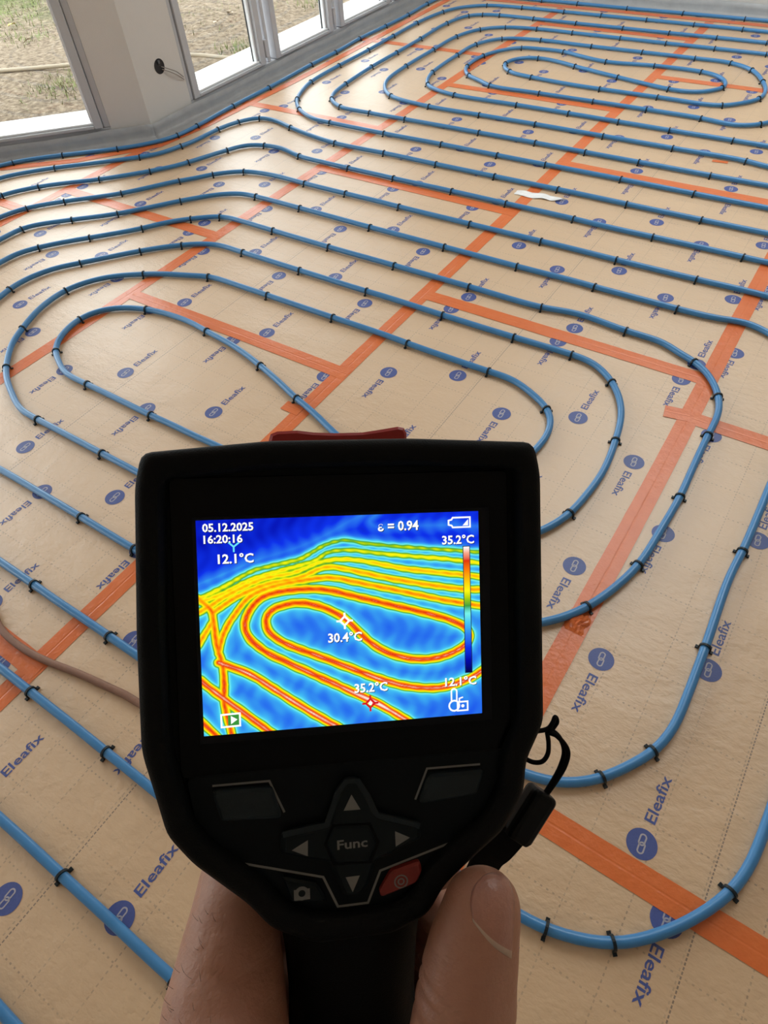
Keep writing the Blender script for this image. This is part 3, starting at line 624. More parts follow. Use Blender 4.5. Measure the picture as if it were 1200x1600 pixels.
def clip_mesh():
    """tacker staple: a strap over the pipe, two barbed feet, two small ears"""
    mb = MB(); r0, r1, w = PIPE_R + .0002, PIPE_R + .0032, .0026
    zc = PIPE_Z; prof = []
    prof.append(((-r1, .0), (-r0, .0)))
    n = 10
    for k in range(n + 1):
        a = math.pi * (1 - k / n)
        prof.append(((r1 * math.cos(a), zc + r1 * math.sin(a)), (r0 * math.cos(a), zc + r0 * math.sin(a))))
    prof.append(((r1, .0), (r0, .0)))
    v = []
    for o, i in prof:
        for yy in (-w, w): v += [(o[0], yy, o[1]), (i[0], yy, i[1])]
    f = []
    for k in range(len(prof) - 1):
        a, b = 4 * k, 4 * k + 4
        f += [(a, a + 2, b + 2, b), (a + 1, b + 1, b + 3, a + 3), (a, b, b + 1, a + 1), (a + 2, a + 3, b + 3, b + 2)]
    mb.add(v, f, 0, False)
    for sx in (-1, 1):
        x0, x1 = sorted((sx * r1 * .92, sx * (r1 + .0055)))
        mb.box((x0, -.0034, .0003), (x1, .0034, .0045))
    return mb.mesh('pipe_clip')
CLIP = clip_mesh(); CLIP.materials.append(M['clip'])
FOOT = MB(); FOOT.box((-.002, -.0022, -.014), (.002, .0022, .001)); FOOT = FOOT.mesh('barb'); FOOT.materials.append(M['clip'])
ORD = 'first second third fourth fifth sixth seventh eighth ninth tenth eleventh twelfth thirteenth fourteenth fifteenth sixteenth seventeenth eighteenth nineteenth twentieth twenty-first twenty-second twenty-third twenty-fourth'.split()
for cx, cy, run, rank in CLIPS:
    best = None
    for nm, q in PATHS.items():
        d = np.hypot(q[:, 0] - cx, q[:, 1] - cy); i = int(d.argmin())
        if best is None or d[i] < best[0]: best = (d[i], nm, i)
    _, nm, i = best; q = PATHS[nm]; i = min(max(i, 4), len(q) - 5)
    t = q[i + 4] - q[i - 4]
    o = bpy.data.objects.new('pipe_clip', CLIP); COL.objects.link(o)
    o.location = (q[i, 0], q[i, 1], 0); o.rotation_euler = (0, 0, math.atan2(t[1], t[0]) + math.pi / 2 + random.uniform(-.12, .12))
    tag(o, '%s black clip from the left on the %s' % (ORD[rank], RUNS[run]), 'clip', 'clips on the %s circuit' % nm)

# ------------------------------------------------------------------ orange tape over the panel joints
def tape(pts, label, width=.054, lift=0.0, group='orange tape on the panel joints'):
    """thin strip along a polyline, dipping slightly into the joint, with a little wander"""
    c = [Vector((x, y)) for x, y in pts]; P = []
    for a, b in zip(c[:-1], c[1:]):
        n = max(2, int((b - a).length / .04))
        P += [a.lerp(b, k / n) for k in range(n)]
    P.append(c[-1]); v = []; f = []; ph = random.uniform(0, 6)
    prof = [(-.5, .0002), (-.06, .0004), (0, .0000), (.06, .0004), (.5, .0002)]
    for i, p in enumerate(P):
        t = (P[min(i + 1, len(P) - 1)] - P[max(i - 1, 0)]).normalized(); nn = Vector((-t.y, t.x))
        wob = .0025 * math.sin(i * .13 + ph) + random.uniform(-.0004, .0004)
        for k, (a, z) in enumerate(prof):
            q = p + nn * (a * width + wob)
            v.append((q.x, q.y, .0006 + z + lift + random.uniform(0, .0001)))
    m = len(prof)
    for i in range(len(P) - 1):
        for k in range(m - 1):
            f.append((i * m + k, (i + 1) * m + k, (i + 1) * m + k + 1, i * m + k + 1))
    mb = MB(); mb.add(v, [tuple(reversed(x)) for x in f], 0, False)
    o = fixed_normals(mb.build('tape_strip', M['tape']))
    s = o.modifiers.new('thickness', 'SOLIDIFY'); s.thickness = .0003; s.offset = -1
    return tag(o, label, 'tape', group)
# long joints, then the short cross joints
tape([(-1.128, -1.6), (-1.128, 5.30)], 'long orange tape running from lower left behind the thermal camera to the far wall')
tape([(-2.125, -1.2), (-2.125, 5.30)], 'long orange tape from the left edge passing under the near circuit left turns')
tape([(-.128, -1.2), (-.128, 5.30)], 'long orange tape at right running up past the right turns of the near circuit')
tape([(-3.105, -.6), (-3.105, 2.36)], 'orange tape at the far left leading up to the wall pier')
tape([(-3.66, 1.79), (-3.33, 2.06), (-3.06, 2.38), (-3.015, 2.7), (-2.99, 3.4), (-2.985, 5.32)], 'orange edge tape along the pier and window wall', .05, .0008)
tape([(-3.0, 5.34), (.9, 5.34)], 'orange edge tape along the far wall', .055, .0008)
X = [a[0] for a in STRIPS]
def cross(s, y, label, lift=.0005): tape([(X[s] + .01, y), (X[s + 1] + .02, y)], label, .054, lift)
cross(1, 1.805, 'orange cross tape at left crossing the bent pipes below the pier')
cross(1, 3.034, 'orange cross tape by the left turn of the far circuit, nearer one')
cross(1, 4.24, 'orange cross tape by the left turns of the far circuit, farther one')
cross(2, .11, 'orange cross tape at lower left beside the brown conduit')
cross(2, 1.317, 'orange cross tape above the innermost left loop of the near circuit')
cross(2, 2.524, 'orange cross tape ending near the white plastic scrap')
cross(2, 3.722, 'orange cross tape below the innermost loop of the far circuit')
cross(2, 4.93, 'orange cross tape under the upper rows of the far circuit')
cross(3, .62, 'orange cross tape hidden behind the thermal camera')
cross(3, 1.831, 'orange cross tape at right centre between two rows of the near circuit')
cross(3, 3.045, 'orange cross tape at right under the lowest row of the far circuit')
cross(3, 4.255, 'orange cross tape inside the right turn of the far circuit')
cross(4, .4226, 'orange cross tape at lower right beside the hand strap')
cross(4, 1.642, 'orange cross tape at the right edge crossing the outer right turn')
cross(0, 1.575, 'short orange cross tape at the left edge below the window')
tape([(-.195, 1.632), (-.125, 1.645)], 'small orange tape stub over the right long tape', .05, .0011)
tape([(-1.195, 1.106), (-1.13, 1.106)], 'small orange tape stub beside the pipe crossing the middle joint', .04, .0011)
tape([(-.55, 3.337), (-.485, 3.345)], 'tiny orange tape scrap beside a pipe at upper right', .022, .0008)

def tape_tuft():
    mb = MB(); c = Vector((-.130, .848, .002)); rr = random.Random(3); v = []; f = []
    n = 8
    for j in range(n + 1):
        for i in range(n + 1):
            u, w = i / n - .5, j / n - .5
            z = .012 * math.exp(-((u * 2.3) ** 2 + (w * 2.3) ** 2)) + .003 * math.sin(u * 17 + w * 9)
            v.append((c.x + u * .046 + .004 * math.sin(w * 9), c.y + w * .058, c.z + max(0, z) * (1 - (2 * max(abs(u), abs(w))) ** 4)))
    for j in range(n):
        for i in range(n):
            a = j * (n + 1) + i; f.append((a, a + 1, a + n + 2, a + n + 1))
    mb.add(v, f, 0, False)
    o = mb.build('crumpled_tape', M['tape']); s = o.modifiers.new('thickness', 'SOLIDIFY'); s.thickness = .0005
    tag(o, 'crumpled lump of orange tape against the pipe right of the thermal camera', 'tape')
tape_tuft()

# ------------------------------------------------------------------ brown conduit, white scrap
cpts = catmull([(x, y, .0088) for x, y in [(-2.2, .165), (-1.9, .165), (-1.55, .168), (-1.40, .162), (-1.33, .146), (-1.293, .132), (-1.242, .1226), (-1.169, .1228), (-1.1, .132), (-1.019, .149), (-.928, .164), (-.862, .172), (-.7, .175), (-.5, .165), (-.3, .158), (-.12, .155)]], 8)
mb = MB(); mb.tube(cpts, .0084, 14)
tag(mb.build('conduit', M['brown']), 'thin brown plastic conduit lying between two blue pipes at lower left', 'conduit')

def scrap():
    mb = MB(); v = []; f = []; n, m = 26, 6
    for i in range(n + 1):
        for j in range(m + 1):
            u, w = i / n, j / m - .5
            half = .027 * (math.sin(math.pi * min(1, .12 + u * .95)) ** .35) * (1 - .25 * u)
            z = .002 + .006 * abs(math.sin(u * 9 + w)) * u + .003 * math.sin(w * 6)**2
            v.append((-1.188 + u * .22, 2.692 + .016 * u + w * 2 * half + .004 * math.sin(u * 14), z))
    for i in range(n):
        for j in range(m):
            a = i * (m + 1) + j; f.append((a, a + m + 1, a + m + 2, a + 1))
    mb.add(v, f, 0, False)
    o = mb.build('film_scrap', M['scrap']); s = o.modifiers.new('thickness', 'SOLIDIFY'); s.thickness = .0005
    tag(o, 'glare-white crumpled scrap of plastic film lying between two blue pipes', 'scrap')
scrap()

# ------------------------------------------------------------------ edge film along the walls
def edge_film(fn, s0, s1, label, h=.066, lie=.13, mitre=False):
    n = max(4, int((s1 - s0) / .03)); v = []; f = []; ph = random.uniform(0, 9)
    prof = [(-.016, 1.0), (-.017, .55), (-.018, .22), (-.024, .07), (-.045, .035), (-.09, .02), (-lie, .015)]
    for i in range(n + 1):
        s = s0 + (s1 - s0) * i / n
        for d, z in prof:
            wv = .004 * math.sin(s * 11 + ph) + .003 * math.sin(s * 29 + ph * 2)
            k = 1 if z > .3 else .6
            if i == 0: wv = 0
            ss = s + (d * .414 * (1 - i / n) if mitre else 0)
            v.append(fn(ss, d + wv * k * .8, z * h * (1 + (.06 * math.sin(s * 7 + ph) if i else 0)) + (.0003 if z < .1 else 0)))
    m = len(prof)
    for i in range(n):
        for k in range(m - 1):
            a = i * m + k; f.append((a, a + 1, a + m + 1, a + m))
    mb = MB(); mb.add(v, f, 0, True)
    o = mb.build('edge_film', M['film']); md = o.modifiers.new('thickness', 'SOLIDIFY'); md.thickness = .0008; md.offset = 0
    tag(o, label, 'film', 'edge film along the walls')
edge_film(fn_left, 0, 3.02, 'grey edge film folded up along the window wall with the mullions', .067, .1, True)
edge_film(fn_ang, .0, 1.12, 'grey edge film below the angled window at left', .067, .1, True)
edge_film(fn_far, .1, 4.6, 'pale edge film along the foot of the far wall', .07, .09)
edge_film(fn_bay, .03, 3.2, 'edge film along the bay wall outside the left edge', .067, .1)

# ------------------------------------------------------------------ flush box with wires on the pier
def flush_box():
    y, z = 2.606, .283
    mat = Matrix.Translation((CX0, y, z)) @ Matrix.Rotation(math.pi / 2, 4, 'Y')
    r = empty('flush_box', mat=mat)   # local z points into the room
    mb = MB(); n = 20
    ro, ri = .034, .030
    v = []
    for rad, zz in ((ro, .0012), (ri, .0016), (ri, .0004), (.0, .0004)):
        v += [(rad * math.cos(2 * math.pi * k / n), rad * math.sin(2 * math.pi * k / n), zz) for k in range(n)]
    f = [(a * n + k, a * n + (k + 1) % n, (a + 1) * n + (k + 1) % n, (a + 1) * n + k) for a in range(3) for k in range(n)]
    mb.add(v, f, 0, False); mb.build('box_cup', M['box_dark'], r)
    mb = MB(); mb.box((-.026, -.006, .001), (-.012, .006, .007)); mb.build('screw_lug', M['pipe_grey'], r)
    for k, off in enumerate((0, .012)):
        mb = MB(); mb.tube(catmull([(.004 + off, .01, .002), (.02 + off, .04, .016), (.045 + off * 1.3, .085, .02), (.085 + off, .135, .006)], 8), .0022, 6)
        mb.build('wire', M['wire'], r)
    tag(r, 'round black flush box with two thin wires on the pier', 'electrical box')
M['pipe_grey'] = simple('grey_lug', (.09, .095, .1), .5)
flush_box()

# ------------------------------------------------------------------ garden things seen through the panes
mb = MB(); mb.tube(catmull([(-7.2, 2.1, -.165), (-6.3, 2.75, -.16), (-5.62, 3.154, -.16), (-5.18, 3.49, -.165), (-4.8, 3.78, -.16), (-4.45, 4.0, -.165), (-4.09, 4.08, -.17), (-3.8, 4.3, -.175), (-3.75, 5.2, -.18)], 10), .014, 10)
tag(mb.build('garden_hose', M['hose']), 'beige hose lying across the muddy ground outside the windows', 'hose')
def leaf_mesh():
    mb = MB(); n = 6; v = []; f = []
    for i in range(n + 1):
        u = i / n; w = .35 * math.sin(math.pi * u) ** .8 + .01
        z = .12 * math.sin(math.pi * u)
        v += [(u - .5, -w, z + .08), (u - .5, 0, z), (u - .5, w, z + .08)]
    for i in range(n):
        a = 3 * i; f += [(a, a + 3, a + 4, a + 1), (a + 1, a + 4, a + 5, a + 2)]
    mb.add(v, f, 0, True); return mb.mesh('leaf')
LY, LB = leaf_mesh(), leaf_mesh(); LY.materials.append(M['leaf_y']); LB.materials.append(M['leaf_b'])
for k in range(16):
    yel = k % 3 == 0
    x, y = (random.uniform(-7.5, -5.5), random.uniform(3.2, 5.2)) if yel else (random.uniform(-7.2, -4.0), random.uniform(2.6, 6.4))
    if x > -4.2 and y < 3: continue
    o = bpy.data.objects.new('fallen_leaf', LY if yel else LB); COL.objects.link(o)
    s = random.uniform(.05, .085); o.scale = (s, s, s)
    o.location = (x, y, -.178); o.rotation_euler = (random.uniform(-.3, .3), random.uniform(-.3, .3), random.uniform(0, 6.3))
    tag(o, 'fallen yellow leaf on the grass outside' if yel else 'fallen pale dry leaf on the mud outside', 'leaf', 'yellow leaves outside' if yel else 'dry leaves outside')
def grass():
    mb = MB(); rr = random.Random(9); v = []; f = []
    tufts = [(-5.05, 3.2, .28, 240), (-4.3, 4.4, .22, 120), (-6.3, 3.9, .3, 120), (-5.2, 4.9, .4, 160), (-4.5, 5.6, .3, 130)]
    for k in range(60): tufts.append((rr.uniform(-8.8, -6.9), rr.uniform(3.4, 7.2), .45, 120))
    for k in range(9): tufts.append((rr.uniform(-6.2, -5.2), rr.uniform(4.8, 7.0), .35, 110))
    for cx, cy, sp, cnt in tufts:
        for _ in range(cnt):
            x, y = cx + rr.gauss(0, sp * .5), cy + rr.gauss(0, sp * .5)
            if x > -3.9: continue
            a = rr.uniform(0, 6.28); h = rr.uniform(.02, .055); l = rr.uniform(.02, .05); w = .004
            dx, dy = math.cos(a), math.sin(a); n = len(v)
            v += [(x - dy * w, y + dx * w, -.21), (x + dy * w, y - dx * w, -.21), (x + dx * l, y + dy * l, -.2 + h)]
            f.append((n, n + 1, n + 2))
    mb.add(v, f); tag(mb.build('grass', M['grass']), 'short green grass growing on the ground outside', 'grass', kind='stuff')
grass()

# ------------------------------------------------------------------ handheld thermal camera (millimetres in its own frame)
DX, DY, DZ = Vector((.74824259, .64408812, -.15900794)), Vector((-.38963599, .62062699, .68044539)), Vector((.53695141, -.447183, .71533946))
DO = Vector((-.06414923, .06282416, 1.19406133))
DM = Matrix.Identity(4)
for i in range(3):
    DM[i][0], DM[i][1], DM[i][2], DM[i][3] = DX[i], DY[i], DZ[i], DO[i]

class DB(MB):
    def mesh(s, name):
        s.v = [(x * .001, y * .001, z * .001) for x, y, z in s.v]
        return MB.mesh(s, name)

M['rubber'] = simple('black_rubber', (.0016, .002, .002), .6, .15, 900, .12, .00015, 2500)
M['panel'] = simple('dark_teal_panel', (.0012, .0026, .0034), .5, .1, 900, .12)
M['window'] = simple('display_cover', (.0006, .0008, .001), .2, .1, 300, .1)
M['lcd_edge'] = simple('lcd_border', (.0015, .002, .004), .4, .1, 300, .15)
M['key'] = simple('slate_key', (.009, .015, .018), .55, .1, 900, .2, .0001, 3000)
M['key_dark'] = simple('dark_key', (.0025, .0055, .0068), .5, .1, 900, .15)
M['key_red'] = simple('red_key', (.17, .014, .009), .5, .1, 900, .35)
M['legend'] = simple('grey_legend', (.15, .15, .14), .55, .05, 900, .3)
M['hook_red'] = simple('red_plastic', (.36, .012, .010), .42, .1, 300, .45)
M['cord'] = simple('black_cord', (.003, .0025, .003), .75, .2, 3000, .1)
M['toggle'] = simple('black_toggle', (.0012, .0012, .0012), .45, .1, 600, .15)

def emit_mat(name, col, strength):
    m = bpy.data.materials.new(name); m.use_nodes = True; t = m.node_tree; t.nodes.clear()
    o = t.nodes.new('ShaderNodeOutputMaterial'); e = t.nodes.new('ShaderNodeEmission')
    e.inputs[0].default_value = (*col, 1); e.inputs[1].default_value = strength
    lk(t, e.outputs[0], o.inputs[0]); return m
SCR = 2.0 ** -EXPOSURE
def srgb(r, g, b):
    f = lambda c: (c / 255 / 12.92) if c <= 10 else ((c / 255 + .055) / 1.055) ** 2.4
    return (f(r), f(g), f(b))
PAL = [(0.0, srgb(4, 6, 60)), (.10, srgb(5, 10, 170)), (.20, srgb(15, 50, 235)), (.30, srgb(45, 125, 240)), (.40, srgb(70, 200, 245)), (.47, srgb(120, 245, 235)),
       (.53, srgb(60, 160, 60)), (.58, srgb(150, 200, 20)), (.65, srgb(255, 250, 20)), (.74, srgb(255, 190, 10)), (.82, srgb(255, 120, 10)), (.89, srgb(225, 50, 15)), (.95, srgb(250, 170, 140)), (1.0, srgb(255, 255, 255))]
def screen_mat():
    m = bpy.data.materials.new('thermal_picture'); m.use_nodes = True; t = m.node_tree; t.nodes.clear()
    o = t.nodes.new('ShaderNodeOutputMaterial'); e = t.nodes.new('ShaderNodeEmission')
    at = t.nodes.new('ShaderNodeAttribute'); at.attribute_name = 'heat_value'
    lk(t, ramp(t, at.outputs['Fac'], PAL), e.inputs[0]); e.inputs[1].default_value = SCR
    lk(t, e.outputs[0], o.inputs[0]); return m
M['screen'] = screen_mat()
M['osd'] = emit_mat('screen_white', (1, 1, 1), SCR * 1.05)
M['osd_dark'] = emit_mat('screen_dark', (.01, .02, .06), SCR)
M['osd_cyan'] = emit_mat('screen_cyan', srgb(110, 230, 250), SCR)
M['osd_red'] = emit_mat('screen_red', srgb(215, 25, 35), SCR)
M['osd_green'] = emit_mat('screen_green', srgb(60, 150, 60), SCR)

CAMERA = empty('thermal_camera', mat=DM)
tag(CAMERA, 'black handheld thermal camera with a glowing colour screen held in the hand', 'thermal camera')

OUT = ccw([(-47.3, 43.17), (-17.31, 45.51), (17.21, 45.58), (50.32, 44.08), (51.92, 35.84), (51.81, -29.53), (46.89, -39.34), (46.05, -47.83), (40.28, -57.51), (31.47, -64.2), (24.0, -70.3), (19.5, -77.5), (10, -81.5), (-10, -81.5), (-21.0, -76.0), (-26.5, -69.0), (-39.18, -57.4), (-45.14, -49.55), (-47.41, -39.85), (-50.17, -28.66), (-50.16, -0.93), (-49.06, 35.29)])
def fillet(poly, r=2.0):
    out = []
    n = len(poly)
    for i in range(n):
        p0, p, p2 = (Vector(poly[(i + k) % n]) for k in (-1, 0, 1))
        a, b = (p0 - p), (p2 - p)
        ra, rb = min(r, a.length * .4), min(r, b.length * .4)
        s, e = p + a.normalized() * ra, p + b.normalized() * rb
        for k in range(4):
            t = k / 3; q = s * (1 - t) ** 2 + p * 2 * t * (1 - t) + e * t * t
            out.append((q.x, q.y))
    return out
OUTF = fillet(OUT, 2.5)

def shell():
    layers = [(-31, 9), (-30, 6.5), (-26, 2.5), (-18, .8), (-6, 0), (1.5, 0), (3.4, .5), (4.4, 1.8), (4.6, 3.2), (4.4, 5.6), (3.4, 6.6), (.0, 7.0)]
    mb = DB(); n = len(OUTF); rings = []
    for z, ins in layers:
        pl = offset_poly(OUT, ins)
        pl = fillet(pl, 2.5)
        rings.append([(x, y, z) for x, y in pl])
    v = [p for r in rings for p in r]; f = []
    for a in range(len(rings) - 1):
        f += [(a * n + k, a * n + (k + 1) % n, (a + 1) * n + (k + 1) % n, (a + 1) * n + k) for k in range(n)]
    f += [tuple(reversed(range(n))), tuple(range((len(rings) - 1) * n, len(rings) * n))]
    mb.add(v, f, 0, False)
    o = mb.build('body_shell', M['rubber'], CAMERA)
    for p in o.data.polygons: p.use_smooth = True
    o.data.set_sharp_from_angle(angle=.7)
    return o
shell()

def plate(name, poly, z0, z1, mat, inset=0, par=CAMERA, rnd=0, label=None):
    poly = ccw(poly)
    if rnd: poly = fillet(poly, rnd)
    mb = DB(); mb.prism(poly, z0, z1, 0, inset)
    o = mb.build(name, mat, par)
    if label: o['label'] = label
    return o
plate('display_cover', [(-41.5, 37), (43.5, 37), (43.5, -37), (-41.5, -37)], -.5, .6, M['window'], .2, rnd=1.5)
plate('lcd_border', [(-36.4, 27.4), (38.4, 27.4), (38.2, -28.6), (-36.4, -28.6)], .3, .7, M['lcd_edge'])
plate('keypad_panel', [(-40.5, -36.5), (42.5, -36.5), (38, -48), (33, -56.5), (19.5, -68.5), (12, -75.5), (-12.5, -75.2), (-22, -66.5), (-35.5, -55.5), (-38.5, -48)], -.5, 1.0, M['panel'], .4, rnd=2)

def handle():
    secs = [(-66, 30, 11, -17), (-74, 24, 14, -18), (-84, 20.5, 16.5, -19.5), (-96, 19.0, 17.2, -21), (-110, 18.2, 17.5, -22), (-128, 18.6, 17.8, -22), (-148, 19.6, 18.5, -21), (-163, 21, 19.5, -20), (-168, 19.5, 18, -20), (-170, 14, 13, -20)]
    mb = DB(); n = 28; v = []
    for y, rx, rz, zc in secs:
        for k in range(n):
            a = 2 * math.pi * k / n
            c, s = math.cos(a), math.sin(a)
            e = .78
            v.append((1.0 + rx * math.copysign(abs(c) ** e, c), y, zc + rz * math.copysign(abs(s) ** e, s)))
    f = []
    for a in range(len(secs) - 1):
        f += [(a * n + k, (a + 1) * n + k, (a + 1) * n + (k + 1) % n, a * n + (k + 1) % n) for k in range(n)]
    f += [tuple(range(n)), tuple(reversed(range((len(secs) - 1) * n, len(secs) * n)))]
    mb.add(v, f, 0, True)
    o = fixed_normals(mb.build('handle', M['rubber'], CAMERA))
handle()

# picture on the display: temperature per point, coloured by the palette ramp
def screen():
    nx, ny = 300, 225; W, Hh = 35.5, 26.6
    xs = np.linspace(-W, W, nx); ys = np.linspace(-Hh, Hh, ny)
    gx, gy = np.meshgrid(xs, ys)
    px, py = gx.ravel(), gy.ravel()
    T = np.full(px.shape, .26)
    # colder window side at the top left, mild mottling
    cold = 1 / (1 + np.exp(-(py - (9 + .30 * (px + 35) - .0035 * (px + 35) ** 2)) / 1.6))
    T -= .13 * cold
    T += .012 * np.sin(px * 1.7 + 2 * np.sin(py * .6)) + .012 * np.sin(py * .9 - px * .5)
    core = np.zeros_like(T); halo = np.zeros_like(T)
    for peak, pts in THERMAL:
        c = np.array([(p.x, p.y) for p in catmull([(x, y, 0) for x, y in pts], 6)])
        d2 = np.full(px.shape, 1e9)
        for i in range(len(c) - 1):
            ex, ey = c[i + 1] - c[i]; l2 = max(1e-9, ex * ex + ey * ey)
            t = np.clip(((px - c[i, 0]) * ex + (py - c[i, 1]) * ey) / l2, 0, 1)
            d2 = np.minimum(d2, (px - c[i, 0] - t * ex) ** 2 + (py - c[i, 1] - t * ey) ** 2)
        amp = peak + (.05 * (-(py) / 26) + .015 * np.sin(px * 2.3 + py * 3.1) if peak > .6 else 0)
        sg = .80 if peak > .8 else (.72 if peak > .5 else .85)
        near = np.exp(-d2 / (2 * sg ** 2)); wide = np.exp(-np.sqrt(d2) / 2.6)
        core = np.maximum(core, near * (amp - .42)); halo = np.maximum(halo, wide * (.21 if peak > .5 else .16))
    T = np.clip(T + halo, 0, .44 + .1 * (halo > .2)); T = np.maximum(T, 0) + core
    spot = np.exp(-((px - 5.97) ** 2 + (py + 21.6) ** 2) / 30); T += .08 * spot * (core > .2)
    lim = np.exp(-((px + 28) ** 2 + (py + 14.5) ** 2) / 8); T += .05 * lim * (core > .2)
    T = np.clip(T, .02, .99)
    f = []
    for j in range(ny - 1):
        for i in range(nx - 1):
            a = j * nx + i; f.append((a, a + 1, a + nx + 1, a + nx))
    mb = DB(); mb.v = list(zip(px, py, np.full(px.shape, .80))); mb.f = f; mb.mi = [0] * len(f); mb.sm = [False] * len(f)
    me = mb.mesh('screen'); at = me.attributes.new('heat_value', 'FLOAT', 'POINT'); at.data.foreach_set('value', T.astype(np.float32))
    o = link('screen', me, M['screen'], CAMERA); o['label'] = 'lit display with a thermal picture of the pipe loops'
    return o
SCREEN = screen()

def osd(name, body, x, y, w, mat='osd', thick=.075, h=None):
    """white lettering on the display, left end at x, baseline y, width w"""
    me = text_mesh(body, 3.0, 'LEFT', thick, 2); v, f = mesh_arrays(me)
    x0 = min(p[0] for p in v); k = w / (max(p[0] for p in v) - x0)
    hy = max(p[1] for p in v); ky = (h / hy) if h else k
    for dz, mt, dx in ((.86, 'osd_dark', .16), (.90, mat, 0)):
        if dz == .86 and not thick: continue
        mb = DB(); mb.add([((p[0] - x0) * k + x + dx, p[1] * ky + y - dx, dz) for p in v], f)
        mb.build(name if dz > .87 else name + '_shadow', M[mt], SCREEN)
osd('date_text', '05.12.2025', -34.0, 23.8, 12.2, h=2.0)
osd('time_text', '16:20:16', -33.8, 20.95, 9.3, h=2.0)
osd('cold_spot_text', '12.1°C', -30.6, 15.9, 8.6, h=2.4)
osd('emissivity_text', 'ε = 0.94', 9.1, 22.4, 10.5, h=2.4)
osd('scale_top_text', '35.2°C', 25.7, 18.35, 8.5, h=2.3)
osd('scale_bottom_text', '12.1°C', 25.7, -18.7, 8.4, h=2.3)
osd('centre_text', '30.4°C', -4.3, -5.25, 8.6, h=2.4)
osd('hot_spot_text', '35.2°C', 2.0, -18.6, 8.5, h=2.4)

def stroke(mb, pts, w, z, closed=False):
    """flat line of width w through points"""
    P = [Vector(p) for p in pts]; n = len(P); L = []; R = []
    for i in range(n):
        a = P[i - 1] if (i or closed) else None; b = P[(i + 1) % n] if (i < n - 1 or closed) else None
        if a is None: d = (b - P[i]).normalized(); nn = Vector((-d.y, d.x)); k = 1
        elif b is None: d = (P[i] - a).normalized(); nn = Vector((-d.y, d.x)); k = 1
        else:
            d0, d1 = (P[i] - a).normalized(), (b - P[i]).normalized()
            n0 = Vector((-d0.y, d0.x)); n1 = Vector((-d1.y, d1.x)); nn = (n0 + n1); nn = nn.normalized() if nn.length > 1e-6 else n0
            k = 1 / max(.4, nn.dot(n0))
        L.append(P[i] + nn * w / 2 * k); R.append(P[i] - nn * w / 2 * k)
    v = [(p.x, p.y, z) for p in L] + [(p.x, p.y, z) for p in R]
    m = n if closed else n - 1
    mb.add(v, [(n + i, n + (i + 1) % n, (i + 1) % n, i) for i in range(m)])
def circ(cx, cy, r, n=20, a0=0, a1=2 * math.pi):
    return [(cx + r * math.cos(a0 + (a1 - a0) * k / n), cy + r * math.sin(a0 + (a1 - a0) * k / n)) for k in range(n if a1 - a0 > 6.2 else n + 1)]
def ico(name, fn, mat='osd'):
    mb = DB(); fn(mb); return mb.build(name, M[mat], SCREEN)
def flat(mb, poly, z): mb.add([(x, y, z) for x, y in ccw(poly)], [tuple(range(len(poly)))])
def battery(mb):
    stroke(mb, [(28.6, 25.1), (33.2, 25.1), (33.2, 22.6), (28.6, 22.6), (28.3, 23.1), (27.5, 23.3), (27.5, 24.4), (28.3, 24.6)], .42, .9, True)
    flat(mb, [(31.2, 23.0), (32.7, 23.0), (32.7, 24.6)], .9)
ico('battery_icon', battery)
def cross_hair(cx, cy):
    def fn(mb):
        for a in range(4):
            c, s = round(math.cos(a * math.pi / 2)), round(math.sin(a * math.pi / 2))
            stroke(mb, [(cx + c * 1.15, cy + s * 1.15), (cx + c * 2.1, cy + s * 2.1)], .5, .9)
        stroke(mb, [(cx + 1.15, cy), (cx, cy + 1.15), (cx - 1.15, cy), (cx, cy - 1.15)], .5, .9, True)
    return fn
ico('centre_marker', cross_hair(0, 0)); ico('hot_marker', cross_hair(5.97, -21.6), 'osd_red')
ico('hot_marker_dot', lambda mb: flat(mb, circ(5.97, -21.6, .5, 10), .91))
ico('cold_marker', lambda mb: (stroke(mb, [(-27.9, 21.0), (-26.7, 19.9), (-25.4, 20.9)], .4, .91), stroke(mb, [(-26.7, 19.9), (-26.7, 18.6)], .4, .91)), 'osd_cyan')
def play(mb):
    stroke(mb, [(-31.2, -21.6), (-26.7, -21.5), (-26.7, -24.6), (-31.2, -24.7)], .45, .91, True); flat(mb, [(-28.9, -22.0), (-27.3, -23.0), (-28.9, -24.1)], .92)
ico('gallery_icon_panel', lambda mb: flat(mb, [(-29.6, -21.8), (-26.9, -21.8), (-26.9, -24.4), (-29.6, -24.4)], .89), 'osd_green'); ico('gallery_icon', play)
def thermo(mb):
    stroke(mb, [(27.3, -22.8), (27.3, -20.3)] + circ(28.0, -20.3, .75, 8, math.pi, 0)[1:] + [(28.7, -22.8)], .4, .9)
    stroke(mb, circ(28.0, -24.0, 1.35, 16), .45, .9, True)
    stroke(mb, [(28.9, -23.1), (31.6, -23.1), (31.6, -25.4), (28.9, -25.4)], .42, .9, True)
    stroke(mb, [(29.4, -23.1), (29.4, -22.2), (30.4, -21.9)], .36, .9); flat(mb, circ(30.3, -24.2, .45, 8), .91)
ico('lock_icon', thermo)
